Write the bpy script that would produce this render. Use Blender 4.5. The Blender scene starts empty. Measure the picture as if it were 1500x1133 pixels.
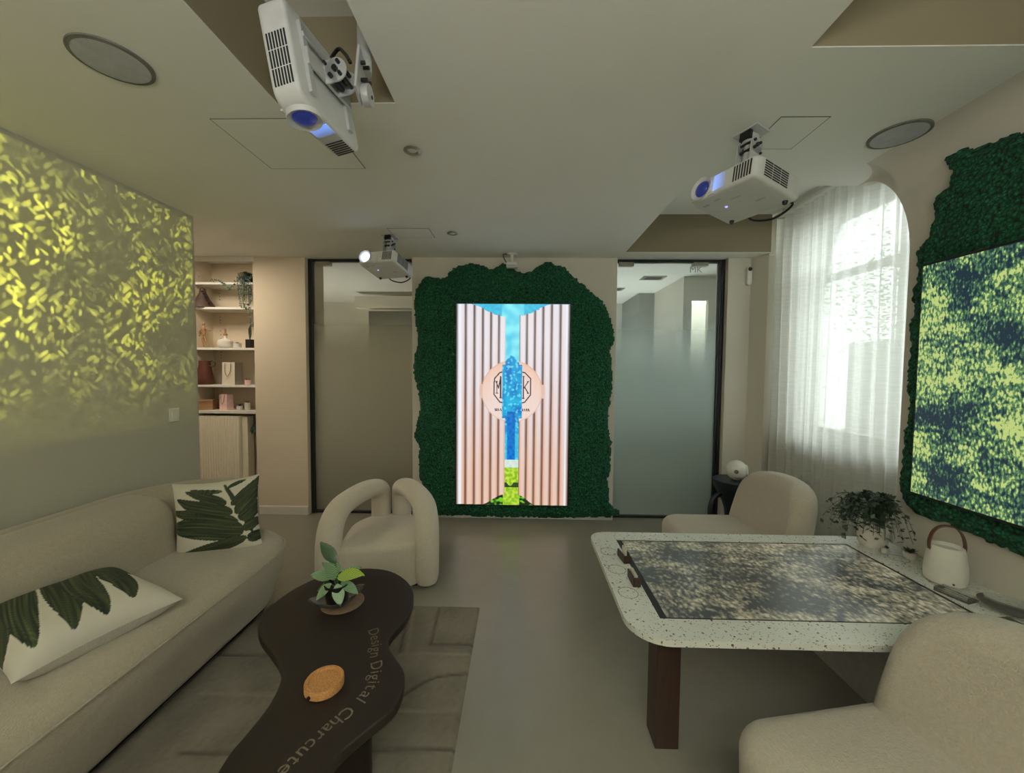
import bpy, bmesh, math, random
from mathutils import Vector, Matrix, noise
random.seed(7)
S = bpy.context.scene
COL = S.collection
PI = math.pi
CZ = 2.505      # low ceiling
HZ = 2.84       # raised ceiling
BY = 3.68       # back wall
XL, XR = -2.32, 1.90

def lin(c):
    return tuple((x/12.92 if x <= .04045 else ((x+.055)/1.055)**2.4) for x in c)
def rgb(r, g, b): return lin((r/255, g/255, b/255))

# ------------------------------------------------------------------ materials
class NT:
    def __init__(s, name):
        s.m = bpy.data.materials.new(name); s.m.use_nodes = True
        s.t = s.m.node_tree; s.t.nodes.clear()
        s.out = s.n('ShaderNodeOutputMaterial')
    def n(s, typ, **kw):
        nd = s.t.nodes.new(typ)
        for k, v in kw.items():
            if k.startswith('i_'):
                k = k[2:]
                nd.inputs[int(k) if k.isdigit() else k.replace('_', ' ')].default_value = v
            else: setattr(nd, k, v)
        return nd
    def l(s, a, b): s.t.links.new(a, b)
    def noise(s, scale, detail=3, vec=None, rough=.55, dist=0):
        n = s.n('ShaderNodeTexNoise'); n.inputs['Scale'].default_value = scale; n.inputs['Detail'].default_value = detail
        n.inputs['Roughness'].default_value = rough; n.inputs['Distortion'].default_value = dist
        s.l(vec if vec else s.obj(), n.inputs['Vector']); return n.outputs['Fac']
    def obj(s):
        if not hasattr(s, '_o'): s._o = s.n('ShaderNodeTexCoord').outputs['Object']
        return s._o
    def map(s, scale, vec=None, rot=(0, 0, 0)):
        m = s.n('ShaderNodeMapping'); m.inputs['Scale'].default_value = scale; m.inputs['Rotation'].default_value = rot
        s.l(vec if vec else s.obj(), m.inputs['Vector']); return m.outputs['Vector']
    def ramp(s, fac, stops, interp='LINEAR'):
        r = s.n('ShaderNodeValToRGB'); r.color_ramp.interpolation = interp
        e = r.color_ramp.elements
        while len(e) < len(stops): e.new(.5)
        for el, (p, c) in zip(e, stops):
            el.position = p; el.color = (*c, 1) if len(c) == 3 else c
        s.l(fac, r.inputs['Fac']); return r.outputs['Color']
    def math(s, op, a, b=None, clamp=False):
        m = s.n('ShaderNodeMath', operation=op); m.use_clamp = clamp
        for i, v in enumerate((a, b)):
            if v is None: continue
            if isinstance(v, (int, float)): m.inputs[i].default_value = v
            else: s.l(v, m.inputs[i])
        return m.outputs[0]
    def mix(s, fac, a, b, mode='MIX'):
        m = s.n('ShaderNodeMix', data_type='RGBA', blend_type=mode)
        for i, v in ((0, fac), (6, a), (7, b)):
            if isinstance(v, (int, float)): m.inputs[i].default_value = v
            elif isinstance(v, tuple): m.inputs[i].default_value = (*v, 1)
            else: s.l(v, m.inputs[i])
        return m.outputs[2]
    def bump(s, h, strength, dist=.01):
        b = s.n('ShaderNodeBump'); b.inputs['Strength'].default_value = strength; b.inputs['Distance'].default_value = dist
        s.l(h, b.inputs['Height']); return b.outputs['Normal']
    def bsdf(s, col, rough=.6, metal=0, normal=None, **kw):
        p = s.n('ShaderNodeBsdfPrincipled')
        if isinstance(col, tuple): p.inputs['Base Color'].default_value = (*col, 1)
        else: s.l(col, p.inputs['Base Color'])
        if isinstance(rough, (int, float)): p.inputs['Roughness'].default_value = rough
        else: s.l(rough, p.inputs['Roughness'])
        p.inputs['Metallic'].default_value = metal
        if normal: s.l(normal, p.inputs['Normal'])
        for k, v in kw.items():
            k = k.replace('_', ' ')
            if isinstance(v, (int, float)): p.inputs[k].default_value = v
            elif isinstance(v, tuple): p.inputs[k].default_value = (*v, 1)
            else: s.l(v, p.inputs[k])
        s.l(p.outputs[0], s.out.inputs[0]); return p

def simple(name, c, rough=.5, metal=0, var=.06, scale=30, bump=0, bscale=200, **kw):
    t = NT(name); c2 = tuple(max(0, x*(1-var*2)) for x in c); c3 = tuple(x*(1+var) for x in c)
    col = t.ramp(t.noise(scale), [(.3, c2), (.7, c3)])
    nrm = t.bump(t.noise(bscale, 2), bump, .003) if bump else None
    t.bsdf(col, rough, metal, nrm, **kw); return t.m

M = {}
def wallmat(name, c):
    t = NT(name)
    col = t.ramp(t.noise(1.3, 4), [(.3, tuple(x*.95 for x in c)), (.7, c)])
    t.bsdf(col, .9, 0, t.bump(t.noise(160, 3), .12, .002)); return t.m
M['wall'] = wallmat('wall_paint', rgb(214, 208, 194))
M['wall_cream'] = wallmat('cream_paint', rgb(220, 205, 180))
M['ceil'] = wallmat('ceiling_paint', rgb(236, 235, 226))
M['hair'] = simple('hairline_gap', rgb(112, 110, 102), .9)
M['white'] = simple('white_lacquer', rgb(225, 222, 212), .35, var=.02)
M['proj'] = simple('projector_plastic', rgb(216, 216, 214), .4, var=.02)
M['projgrey'] = simple('projector_dark_slots', rgb(38, 38, 40), .6)
M['bracket'] = simple('bracket_white_metal', rgb(205, 206, 205), .35, .3, var=.03)
M['black'] = simple('black_plastic', rgb(18, 20, 22), .4)
M['blackgloss'] = simple('black_gloss', rgb(20, 24, 28), .12)
M['darkframe'] = simple('dark_frame_metal', rgb(52, 54, 54), .4, .5)
M['steel'] = simple('brushed_steel', rgb(170, 165, 155), .35, .8)
M['boucle'] = None
def boucle(name, c):
    t = NT(name)
    n1 = t.noise(340, 2); v = t.n('ShaderNodeTexVoronoi'); v.inputs['Scale'].default_value = 170; t.l(t.obj(), v.inputs['Vector'])
    h = t.math('ADD', n1, v.outputs['Distance'])
    col = t.ramp(t.noise(90, 3), [(.25, tuple(x*.86 for x in c)), (.75, c)])
    t.bsdf(col, .95, 0, t.bump(h, .35, .004), Sheen_Weight=.25, Sheen_Roughness=.6); return t.m
M['boucle'] = boucle('cream_boucle', rgb(170, 160, 136))
M['bouclew'] = boucle('white_boucle', rgb(208, 198, 178))
M['bouclel'] = boucle('sand_boucle', rgb(182, 173, 153))
M['linen'] = boucle('pillow_back_linen', rgb(205, 198, 182))

t = NT('polished_concrete')
big = t.noise(.8, 5); fine = t.noise(6, 5)
c = t.mix(.35, t.ramp(big, [(.2, rgb(128, 124, 110)), (.8, rgb(144, 140, 125))]), t.ramp(fine, [(.2, rgb(120, 116, 102)), (.8, rgb(146, 141, 127))]))
t.bsdf(c, .29, 0, None, Specular_IOR_Level=.5)
M['floor'] = t.m

t = NT('terrazzo')
base = t.ramp(t.noise(3, 3), [(.3, rgb(218, 220, 210)), (.7, rgb(232, 233, 224))])
def chips(scale, thr, prob, c0, c1, base):
    v = t.n('ShaderNodeTexVoronoi'); v.inputs['Scale'].default_value = scale
    w = t.n('ShaderNodeVectorMath', operation='ADD'); nn = t.n('ShaderNodeTexNoise'); nn.inputs['Scale'].default_value = scale*1.3
    t.l(t.obj(), nn.inputs['Vector']); sc = t.n('ShaderNodeVectorMath', operation='SCALE'); sc.inputs['Scale'].default_value = .5/scale*1.3
    t.l(nn.outputs['Color'], sc.inputs[0]); t.l(t.obj(), w.inputs[0]); t.l(sc.outputs[0], w.inputs[1]); t.l(w.outputs[0], v.inputs['Vector'])
    sep = t.n('ShaderNodeSeparateColor'); t.l(v.outputs['Color'], sep.inputs[0])
    m1 = t.math('LESS_THAN', v.outputs['Distance'], thr); m2 = t.math('LESS_THAN', sep.outputs[0], prob)
    f = t.math('MULTIPLY', m1, m2)
    cc = t.ramp(sep.outputs[1], [(0, c0), (1, c1)])
    return t.mix(f, base, cc)
base = chips(150, .33, .28, rgb(96, 90, 80), rgb(176, 164, 146), base)
base = chips(62, .26, .30, rgb(52, 50, 46), rgb(150, 130, 110), base)
t.bsdf(base, .28)
M['terrazzo'] = t.m

def wood(name, c0, c1, rough=.45, sc=(1, 14, 14)):
    t = NT(name); v = t.map(sc)
    n = t.noise(5, 5, v, .6, 1.2)
    t.bsdf(t.ramp(n, [(.3, c0), (.7, c1)]), rough, 0, t.bump(n, .1, .002)); return t.m
M['walnut'] = wood('dark_walnut', rgb(40, 25, 18), rgb(58, 38, 27), .5, (14, 14, 1.2))
M['tablebrown'] = wood('espresso_veneer', rgb(27, 18, 11), rgb(32, 22, 14), .55, (9, 2, 9))
M['oak'] = wood('light_wood', rgb(150, 112, 76), rgb(178, 138, 98), .55)
M['cork'] = simple('cork', rgb(182, 130, 74), .85, var=.18, scale=220, bump=.4, bscale=300)
M['leather'] = simple('brown_leather', rgb(96, 60, 44), .5)
M['lampbody'] = simple('lamp_white', rgb(222, 220, 206), .5, var=.02)
M['pot_dark'] = simple('dark_planter', rgb(22, 18, 14), .5)
M['pot_white'] = simple('white_ceramic', rgb(222, 216, 204), .35, var=.03)
M['soil'] = simple('soil', rgb(30, 22, 16), .95, var=.3)
M['terracotta'] = simple('brown_ceramic', rgb(96, 52, 36), .5)
M['ornament'] = simple('dark_ornament', rgb(74, 54, 44), .6)
M['pink'] = simple('pink_paper', rgb(248, 206, 196), .7)
M['bag'] = simple('white_speckled_paper', rgb(226, 216, 196), .6, var=.12, scale=160)
M['cord'] = simple('grey_cord', rgb(150, 140, 124), .8)
M['stone'] = simple('white_stone', rgb(208, 204, 190), .6, var=.12, scale=40)
M['brownplate'] = simple('smoked_plate', rgb(112, 92, 74), .2)
M['projtext'] = simple('projected_light_lettering', rgb(112, 100, 84), .6, var=.25, scale=120)
M['ball'] = simple('white_speaker_shell', rgb(226, 224, 214), .3, var=.05, scale=18)
M['greyfab'] = simple('speaker_grille_cloth', rgb(186, 188, 190), .8, bump=.3, bscale=600)
M['radiator'] = simple('radiator_enamel', rgb(238, 228, 204), .4, var=.02)
M['petrol'] = simple('dark_petrol_metal', rgb(26, 36, 42), .4)
M['rock'] = simple('corridor_grey_door', rgb(52, 54, 58), .6)
M['facade'] = simple('outside_facade', rgb(170, 168, 164), .9, var=.1, scale=4)
M['outleaf'] = simple('outside_foliage', rgb(120, 150, 104), .9, var=.3, scale=8)
M['pavement'] = simple('outside_pavement', rgb(150, 150, 148), .9)

def leafmat(name, c0, c1, rough=.5):
    t = NT(name); c = t.ramp(t.noise(60, 3), [(.3, c0), (.7, c1)])
    t.bsdf(c, rough, Subsurface_Weight=0.0); return t.m
M['leaf'] = leafmat('leaf_green', rgb(38, 62, 44), rgb(76, 100, 70))
M['leafdark'] = leafmat('leaf_dark', rgb(34, 48, 36), rgb(60, 78, 56))
M['leafteal'] = leafmat('leaf_teal', rgb(44, 74, 66), rgb(84, 116, 100))
def varleaf(name, c0, c1):
    t = NT(name); u = t.n('ShaderNodeUVMap')
    w = t.n('ShaderNodeTexWave', wave_type='BANDS', bands_direction='DIAGONAL'); w.inputs['Scale'].default_value = 2.2; w.inputs['Distortion'].default_value = 1.5
    t.l(u.outputs[0], w.inputs['Vector'])
    t.bsdf(t.ramp(w.outputs['Fac'], [(.35, c0), (.6, c1)]), .4); return t.m
M['calathea'] = varleaf('striped_leaf', rgb(52, 88, 50), rgb(150, 180, 140))
M['calathea_lime'] = varleaf('lime_striped_leaf', rgb(70, 120, 30), rgb(196, 214, 96))
M['calathea_dark'] = varleaf('dark_striped_leaf', rgb(30, 52, 30), rgb(66, 92, 60))

t = NT('preserved_moss')
n = t.noise(55, 4); v = t.n('ShaderNodeTexVoronoi'); v.inputs['Scale'].default_value = 75; t.l(t.obj(), v.inputs['Vector'])
c = t.ramp(n, [(.3, rgb(16, 84, 54)), (.55, rgb(34, 134, 88)), (.8, rgb(70, 168, 118))])
c = t.mix(t.math('MULTIPLY', v.outputs['Distance'], 1.1, True), c, rgb(6, 34, 24))
t.bsdf(c, .95, 0, t.bump(t.math('ADD', n, v.outputs['Distance']), .9, .02))
M['moss'] = t.m

def vcol(name, emit=0, rough=.8, bump=0, tex=None):
    t = NT(name); a = t.n('ShaderNodeAttribute', attribute_name='paint')
    if emit:
        p = t.bsdf((0.004, .004, .004), .3, Emission_Strength=emit)
        t.l(a.outputs['Color'], p.inputs['Emission Color'])
    else:
        nrm = t.bump(t.noise(400, 2), bump, .003) if bump else None
        t.bsdf(a.outputs['Color'], rough, 0, nrm)
    return t.m
M['ledscreen'] = vcol('video_wall_picture', .9)
M['pillow'] = vcol('palm_leaf_print', 0, .85, .15)
M['rug'] = vcol('carved_wool_rug', 0, .97, .5)

def forest(name, emit, fs, sc, st_, gloss, dark, mid, lite, hi, bigw=.95):
    t = NT(name); o = t.obj()
    v1 = t.map(sc, o)
    big = t.noise(2.6, 3, v1, .5, .4)
    med = t.noise(11, 4, v1, .6, .3)
    vo = t.n('ShaderNodeTexVoronoi'); vo.inputs['Scale'].default_value = fs; t.l(t.map(st_, o, (.35, 0, .2)), vo.inputs['Vector'])
    fine = t.noise(fs*1.25, 2, t.map(st_, o, (.35, 0, .2)), .6)
    f = t.math('MULTIPLY', big, bigw); f = t.math('ADD', f, t.math('MULTIPLY', med, .45))
    f = t.math('ADD', f, t.math('MULTIPLY', fine, .62)); f = t.math('SUBTRACT', f, t.math('MULTIPLY', vo.outputs['Distance'], .32))
    off = (bigw-.5)*.5+.085
    col = t.ramp(f, [(.44+off, dark), (.54+off, mid), (.66+off, lite), (.80+off, hi)])
    p = t.bsdf((.004, .005, .005), gloss, Emission_Strength=emit)
    t.l(col, p.inputs['Emission Color']); return t.m
M['forest'] = forest('forest_video', .80, 105, (1.0, 1.6, 2.6), (1, 1.0, .5), .35, rgb(28, 50, 62), rgb(70, 112, 84), rgb(136, 174, 104), rgb(200, 218, 130), 1.02)
M['forest_table'] = forest('forest_video_on_table', .34, 60, (1.3, 3.2, 1.6), (1, .7, 1), 0.19, rgb(80, 86, 80), rgb(132, 130, 110), rgb(184, 178, 144), rgb(230, 224, 184), .8)

t = NT('sheer_voile')
tr = t.n('ShaderNodeBsdfTransparent'); tr.inputs[0].default_value = (.93, .95, .93, 1)
tl = t.n('ShaderNodeBsdfTranslucent'); tl.inputs[0].default_value = (*rgb(250, 251, 248), 1)
df = t.n('ShaderNodeBsdfDiffuse'); df.inputs[0].default_value = (*rgb(246, 246, 240), 1)
m1 = t.n('ShaderNodeMixShader'); m1.inputs[0].default_value = .35; t.l(tl.outputs[0], m1.inputs[1]); t.l(df.outputs[0], m1.inputs[2])
wv = t.noise(1, 3, t.map((1, 14, 90))); wf = t.ramp(wv, [(.3, (.80,)*3), (.7, (.90,)*3)])
m2 = t.n('ShaderNodeMixShader'); t.l(wf, m2.inputs[0]); t.l(tr.outputs[0], m2.inputs[1]); t.l(m1.outputs[0], m2.inputs[2])
t.l(m2.outputs[0], t.out.inputs[0]); M['voile'] = t.m

def frosted(name, tint, z0, z1, lo, hi):
    t = NT(name); g = t.n('ShaderNodeNewGeometry'); s = t.n('ShaderNodeSeparateXYZ'); t.l(g.outputs['Position'], s.inputs[0])
    mr = t.n('ShaderNodeMapRange'); mr.interpolation_type = 'SMOOTHSTEP'
    for i, v in ((1, z1), (2, z0), (3, hi), (4, lo)): mr.inputs[i].default_value = v
    t.l(s.outputs[2], mr.inputs[0])
    mr2 = t.n('ShaderNodeMapRange'); mr2.interpolation_type = 'SMOOTHSTEP'
    for i, v in ((1, 0.05), (2, .75), (3, .6), (4, 1)): mr2.inputs[i].default_value = v
    t.l(s.outputs[2], mr2.inputs[0])
    fac = t.math('MULTIPLY', mr.outputs[0], mr2.outputs[0])
    tr = t.n('ShaderNodeBsdfTransparent'); tr.inputs[0].default_value = (.86, .9, .88, 1)
    df = t.n('ShaderNodeBsdfDiffuse'); df.inputs[0].default_value = (*tint, 1)
    tl = t.n('ShaderNodeBsdfTranslucent'); tl.inputs[0].default_value = (*tint, 1)
    mm = t.n('ShaderNodeMixShader'); mm.inputs[0].default_value = .5; t.l(df.outputs[0], mm.inputs[1]); t.l(tl.outputs[0], mm.inputs[2])
    m2 = t.n('ShaderNodeMixShader'); t.l(fac, m2.inputs[0]); t.l(tr.outputs[0], m2.inputs[1]); t.l(mm.outputs[0], m2.inputs[2])
    gl = t.n('ShaderNodeBsdfGlossy'); gl.inputs['Roughness'].default_value = .06
    fr = t.n('ShaderNodeFresnel'); fr.inputs[0].default_value = 1.5
    m3 = t.n('ShaderNodeMixShader'); t.l(fr.outputs[0], m3.inputs[0]); t.l(m2.outputs[0], m3.inputs[1]); t.l(gl.outputs[0], m3.inputs[2])
    t.l(m3.outputs[0], t.out.inputs[0]); return t.m
M['frost_l'] = frosted('frosted_glass_warm', rgb(206, 202, 184), 2.12, 1.45, .10, .94)
M['frost_r'] = frosted('frosted_glass_cool', rgb(206, 220, 216), 2.15, 1.3, .06, .93)
def clear(name, tint=(.95, .97, .96), rough=.03, milk=0):
    t = NT(name)
    tr = t.n('ShaderNodeBsdfTransparent'); tr.inputs[0].default_value = (*tint, 1)
    gl = t.n('ShaderNodeBsdfGlossy'); gl.inputs['Roughness'].default_value = rough
    lw = t.n('ShaderNodeLayerWeight'); lw.inputs[0].default_value = .2
    dd = t.n('ShaderNodeBsdfDiffuse'); dd.inputs[0].default_value = (.75, .72, .66, 1)
    mk = t.n('ShaderNodeMixShader'); mk.inputs[0].default_value = milk; t.l(tr.outputs[0], mk.inputs[1]); t.l(dd.outputs[0], mk.inputs[2])
    m = t.n('ShaderNodeMixShader'); t.l(lw.outputs['Fresnel'], m.inputs[0]); t.l(mk.outputs[0], m.inputs[1]); t.l(gl.outputs[0], m.inputs[2])
    t.l(m.outputs[0], t.out.inputs[0]); return t.m
M['glass'] = clear('clear_glass', milk=.16)
M['window_glass'] = clear('window_pane_glass', (.97, .98, .98), .02)
def emis(name, c, s):
    t = NT(name); p = t.bsdf(tuple(x*.2 for x in c), .3, Emission_Strength=s, Emission_Color=c); return t.m
M['lens_on'] = emis('lit_lens', rgb(210, 225, 255), 6)
M['lens_blue'] = emis('blue_lens_glow', rgb(44, 56, 130), .45)
M['glow_blue'] = emis('blue_lit_plastic', rgb(110, 156, 240), .8)
t = NT('blue_lit_plastic_fading')
sx_ = t.n('ShaderNodeSeparateXYZ'); t.l(t.obj(), sx_.inputs[0])
mr_ = t.n('ShaderNodeMapRange'); t.l(sx_.outputs[0], mr_.inputs[0])
for i_, v_ in ((1, -.034), (2, .022), (3, .95), (4, .12)): mr_.inputs[i_].default_value = v_
p_ = t.bsdf(rgb(200, 204, 214), .4, Emission_Color=rgb(100, 150, 250)); t.l(mr_.outputs[0], p_.inputs['Emission Strength'])
M['glow_blue'] = t.m
M['glow_yellow'] = emis('yellow_lit_plastic', rgb(240, 220, 90), .9)
M['led_dot'] = emis('indicator_light', rgb(170, 170, 255), 1.2)
M['warmlamp'] = emis('warm_lamp_glow', rgb(255, 190, 130), 2.0)

# ------------------------------------------------------------------ mesh builder
class MB:
    def __init__(s): s.v = []; s.f = []; s.uv = None
    def add(s, vs, fs, mtx=None):
        o = len(s.v)
        s.v += [tuple(mtx @ Vector(v)) if mtx else tuple(v) for v in vs]
        s.f += [tuple(i+o for i in f) for f in fs]; return s
    def box(s, x0, x1, y0, y1, z0, z1, mtx=None):
        return s.add([(x0,y0,z0),(x1,y0,z0),(x1,y1,z0),(x0,y1,z0),(x0,y0,z1),(x1,y0,z1),(x1,y1,z1),(x0,y1,z1)],
                     [(0,3,2,1),(4,5,6,7),(0,1,5,4),(1,2,6,5),(2,3,7,6),(3,0,4,7)], mtx)
    def lathe(s, prof, n=32, mtx=None, cap=True):
        vs = []; fs = []
        for r, z in prof:
            for k in range(n):
                a = 2*PI*k/n; vs.append((r*math.cos(a), r*math.sin(a), z))
        for i in range(len(prof)-1):
            for k in range(n):
                k2 = (k+1) % n; fs.append((i*n+k, i*n+k2, (i+1)*n+k2, (i+1)*n+k))
        if cap:
            fs.append(tuple(range(n-1, -1, -1))); fs.append(tuple((len(prof)-1)*n+k for k in range(n)))
        return s.add(vs, fs, mtx)
    def tube(s, path, r, n=10, mtx=None, cap=True, sub=1):
        P = [Vector(p) for p in path]
        rr = r if isinstance(r, (list, tuple)) else [r]*len(P)
        if sub > 1: P, rr = catmull(P, rr, sub)
        vs = []; fs = []; up = None
        for i, p in enumerate(P):
            d = (P[min(i+1, len(P)-1)] - P[max(i-1, 0)]).normalized()
            if up is None:
                a = Vector((0,0,1)) if abs(d.z) < .9 else Vector((1,0,0)); up = (a - d*a.dot(d)).normalized()
            else: up = (up - d*up.dot(d)).normalized()
            w = d.cross(up)
            for k in range(n):
                a = 2*PI*k/n; vs.append(p + (up*math.cos(a)+w*math.sin(a))*rr[i])
        for i in range(len(P)-1):
            for k in range(n):
                k2 = (k+1) % n; fs.append((i*n+k, i*n+k2, (i+1)*n+k2, (i+1)*n+k))
        if cap: fs.append(tuple(range(n-1,-1,-1))); fs.append(tuple((len(P)-1)*n+k for k in range(n)))
        return s.add(vs, fs, mtx)
    def build(s, name, mat, parent=None, smooth=False, bevel=0, seg=2, sub=0, loc=None, rot=None):
        me = bpy.data.meshes.new(name); me.from_pydata([tuple(v) for v in s.v], [], s.f); me.update()
        bm = bmesh.new(); bm.from_mesh(me); bmesh.ops.recalc_face_normals(bm, faces=bm.faces); bm.to_mesh(me); bm.free()
        return finish(name, me, mat, parent, smooth, bevel, seg, sub, loc, rot)
def finish(name, me, mat, parent=None, smooth=False, bevel=0, seg=2, sub=0, loc=None, rot=None):
    o = bpy.data.objects.new(name, me); COL.objects.link(o)
    me.materials.append(mat)
    if smooth:
        me.shade_smooth()
        if smooth == 'auto':
            try: me.set_sharp_from_angle(angle=math.radians(40))
            except Exception: pass
    if bevel:
        b = o.modifiers.new('bevel', 'BEVEL'); b.width = bevel; b.segments = seg; b.limit_method = 'ANGLE'; b.angle_limit = math.radians(40)
        if not smooth: me.shade_smooth(); b.harden_normals = True
    if sub:
        m = o.modifiers.new('sub', 'SUBSURF'); m.levels = sub; m.render_levels = sub
    if parent: o.parent = parent
    if loc: o.location = loc
    if rot: o.rotation_euler = rot
    return o
def catmull(P, rr, sub):
    out = []; ro = []; n = len(P)
    for i in range(n-1):
        p0, p1, p2, p3 = P[max(i-1,0)], P[i], P[i+1], P[min(i+2, n-1)]
        for k in range(sub):
            t = k/sub
            out.append(.5*((2*p1)+(p2-p0)*t+(2*p0-5*p1+4*p2-p3)*t*t+(3*p1-p0-3*p2+p3)*t**3))
            ro.append(rr[i]+(rr[i+1]-rr[i])*t)
    out.append(P[-1]); ro.append(rr[-1]); return out, ro
def smooth_closed(pts, sub=6):
    n = len(pts); out = []
    for i in range(n):
        p0, p1, p2, p3 = [Vector((*pts[(i+j) % n], 0)) for j in (-1, 0, 1, 2)]
        for k in range(sub):
            t = k/sub; q = .5*((2*p1)+(p2-p0)*t+(2*p0-5*p1+4*p2-p3)*t*t+(3*p1-p0-3*p2+p3)*t**3)
            out.append((q.x, q.y))
    return out
def rrect(x0, x1, y0, y1, r, n=8):
    if not isinstance(r, (tuple, list)): r = (r,)*4
    out = []
    for (cx, cy, a0, rr) in ((x1-r[0], y0+r[0], -90, r[0]), (x1-r[1], y1-r[1], 0, r[1]), (x0+r[2], y1-r[2], 90, r[2]), (x0+r[3], y0+r[3], 180, r[3])):
        for k in range(n+1):
            a = math.radians(a0+90*k/n); out.append((cx+rr*math.cos(a), cy+rr*math.sin(a)))
    return out
def soft(outline, h0, h1, r, dome=0, rbot=None, flare=0, nr=6, frame=None):
    """rounded, domed slab over a closed CCW outline; frame maps (u,v,h) to space"""
    rbot = r if rbot is None else rbot
    pts = [Vector(p) for p in outline]; n = len(pts)
    ar = sum(pts[i].x*pts[(i+1)%n].y-pts[(i+1)%n].x*pts[i].y for i in range(n))
    if ar < 0: pts.reverse()
    nor = []
    for i in range(n):
        d = (pts[(i+1)%n]-pts[i-1])
        if d.length < 1e-9: d = pts[(i+2)%n]-pts[i-2]
        d.normalize(); nor.append(Vector((d.y, -d.x)))
    cen = sum(pts, Vector((0,0)))/n
    rings = []
    def ring(ins, h): rings.append([(pts[i].x-nor[i].x*ins, pts[i].y-nor[i].y*ins, h) for i in range(n)])
    for k in range(nr+1):
        a = PI/2*k/nr; ring(rbot*(1-math.sin(a))+flare, h0+rbot*(1-math.cos(a)))
    ns = 4
    for k in range(1, ns):
        u = k/ns; ring(flare*(1-u)**1.5, h0+rbot+(h1-r-h0-rbot)*u)
    for k in range(nr+1):
        a = PI/2*k/nr; ring(r*(1-math.cos(a)), h1-r+r*math.sin(a))
    top = rings[-1]
    for s in (.85, .65, .42, .2):
        rings.append([(cen.x+(p[0]-cen.x)*s, cen.y+(p[1]-cen.y)*s, h1+dome*(1-s*s)) for p in top])
    vs = [p for rg in rings for p in rg]; fs = []
    for i in range(len(rings)-1):
        for k in range(n):
            k2 = (k+1) % n; fs.append((i*n+k, i*n+k2, (i+1)*n+k2, (i+1)*n+k))
    fs.append(tuple(range(n-1,-1,-1)))
    vs.append((cen.x, cen.y, h1+dome)); L = (len(rings)-1)*n
    for k in range(n): fs.append((L+k, L+(k+1) % n, len(vs)-1))
    if frame: vs = [frame(*v) for v in vs]
    mb = MB(); mb.add(vs, fs); return mb
def prism(outline, z0, z1, frame=None):
    n = len(outline); vs = [(x, y, z0) for x, y in outline]+[(x, y, z1) for x, y in outline]
    fs = [tuple(range(n-1,-1,-1)), tuple(range(n, 2*n))]+[(i, (i+1)%n, n+(i+1)%n, n+i) for i in range(n)]
    if frame: vs = [frame(*v) for v in vs]
    mb = MB(); mb.add(vs, fs); return mb
def tag(o, label=None, cat=None, group=None, kind=None):
    if label: o['label'] = label
    if cat: o['category'] = cat
    if group: o['group'] = group
    if kind: o['kind'] = kind
    return o
def thing(name, label, cat, loc=(0,0,0), rz=0, group=None, rot=None):
    o = bpy.data.objects.new(name, None); COL.objects.link(o); o.location = loc
    o.rotation_euler = rot if rot else (0, 0, rz); o.empty_display_size = .05
    return tag(o, label, cat, group)
def struct(o): o['kind'] = 'structure'; return o
def copy_tree(o, parent=None):
    c = o.copy(); COL.objects.link(c)
    if parent: c.parent = parent
    for ch in [x for x in COL.objects if x.parent == o]: copy_tree(ch, c)
    return c
def paint(me, cols):
    a = me.color_attributes.new('paint', 'FLOAT_COLOR', 'POINT')
    flat = []
    for c in cols: flat += [c[0], c[1], c[2], 1.0]
    a.data.foreach_set('color', flat)
def quadgrid(nu, nv, fn):
    vs = [fn(i/nu, j/nv) for j in range(nv+1) for i in range(nu+1)]
    fs = [(j*(nu+1)+i, j*(nu+1)+i+1, (j+1)*(nu+1)+i+1, (j+1)*(nu+1)+i) for j in range(nv) for i in range(nu)]
    return vs, fs
def lerp3(a, b, t): return tuple(a[i]+(b[i]-a[i])*t for i in range(3))
def sstep(a, b, x):
    if a == b: return float(x > a)
    t = max(0, min(1, (x-a)/(b-a))); return t*t*(3-2*t)
def segd(px, py, x0, y0, x1, y1):
    dx, dy = x1-x0, y1-y0; L = dx*dx+dy*dy
    t = 0 if L == 0 else max(0, min(1, ((px-x0)*dx+(py-y0)*dy)/L))
    return math.hypot(px-x0-t*dx, py-y0-t*dy)
def inpoly(x, y, P):
    c = False; n = len(P); j = n-1
    for i in range(n):
        xi, yi = P[i]; xj, yj = P[j]
        if (yi > y) != (yj > y) and x < (xj-xi)*(y-yi)/(yj-yi)+xi: c = not c
        j = i
    return c

# ------------------------------------------------------------------ room shell
RY = -2.4
struct(MB().box(-3.9, 2.75, RY-.1, 3.9, -.12, 0).build('floor', M['floor']))
# ceiling: low slabs around two openings and the window pocket
cm = MB()
def slab(x0, x1, y0, y1, z0=CZ, z1=CZ+.004): cm.box(x0, x1, y0, y1, z0, z1)
O1 = (-.985, -.51, .30, 1.57); O2 = (.935, 1.62, .25, 1.322); PK = (.93, 2.5, 2.27, 3.52)
xs = sorted({-3.9, 2.215, O1[0], O1[1], O2[0], O2[1], PK[0], XR, XR+.06, 2.75})
ys = sorted({RY, O1[2], O1[3], O2[2], O2[3], PK[2], PK[3], 3.60, 3.9})
def hole(x, y):
    for a in (O1, O2):
        if a[0] < x < a[1] and a[2] < y < a[3]: return True
    if PK[0] < x and PK[2] < y < PK[3]: return True
    if x > 2.215 and PK[3] < y < 3.60: return True
    if x > XR+.06 and y > 1.6 and y < (3.60 if x > 2.215 else 3.52): return True
    return False
for i in range(len(xs)-1):
    for j in range(len(ys)-1):
        xm, ym = (xs[i]+xs[i+1])/2, (ys[j]+ys[j+1])/2
        if not hole(xm, ym) and not (xm > XR+.06 and ym < PK[2]): slab(xs[i], xs[i+1], ys[j], ys[j+1])
struct(cm.build('ceiling', M['ceil']))
sh = MB()
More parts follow.
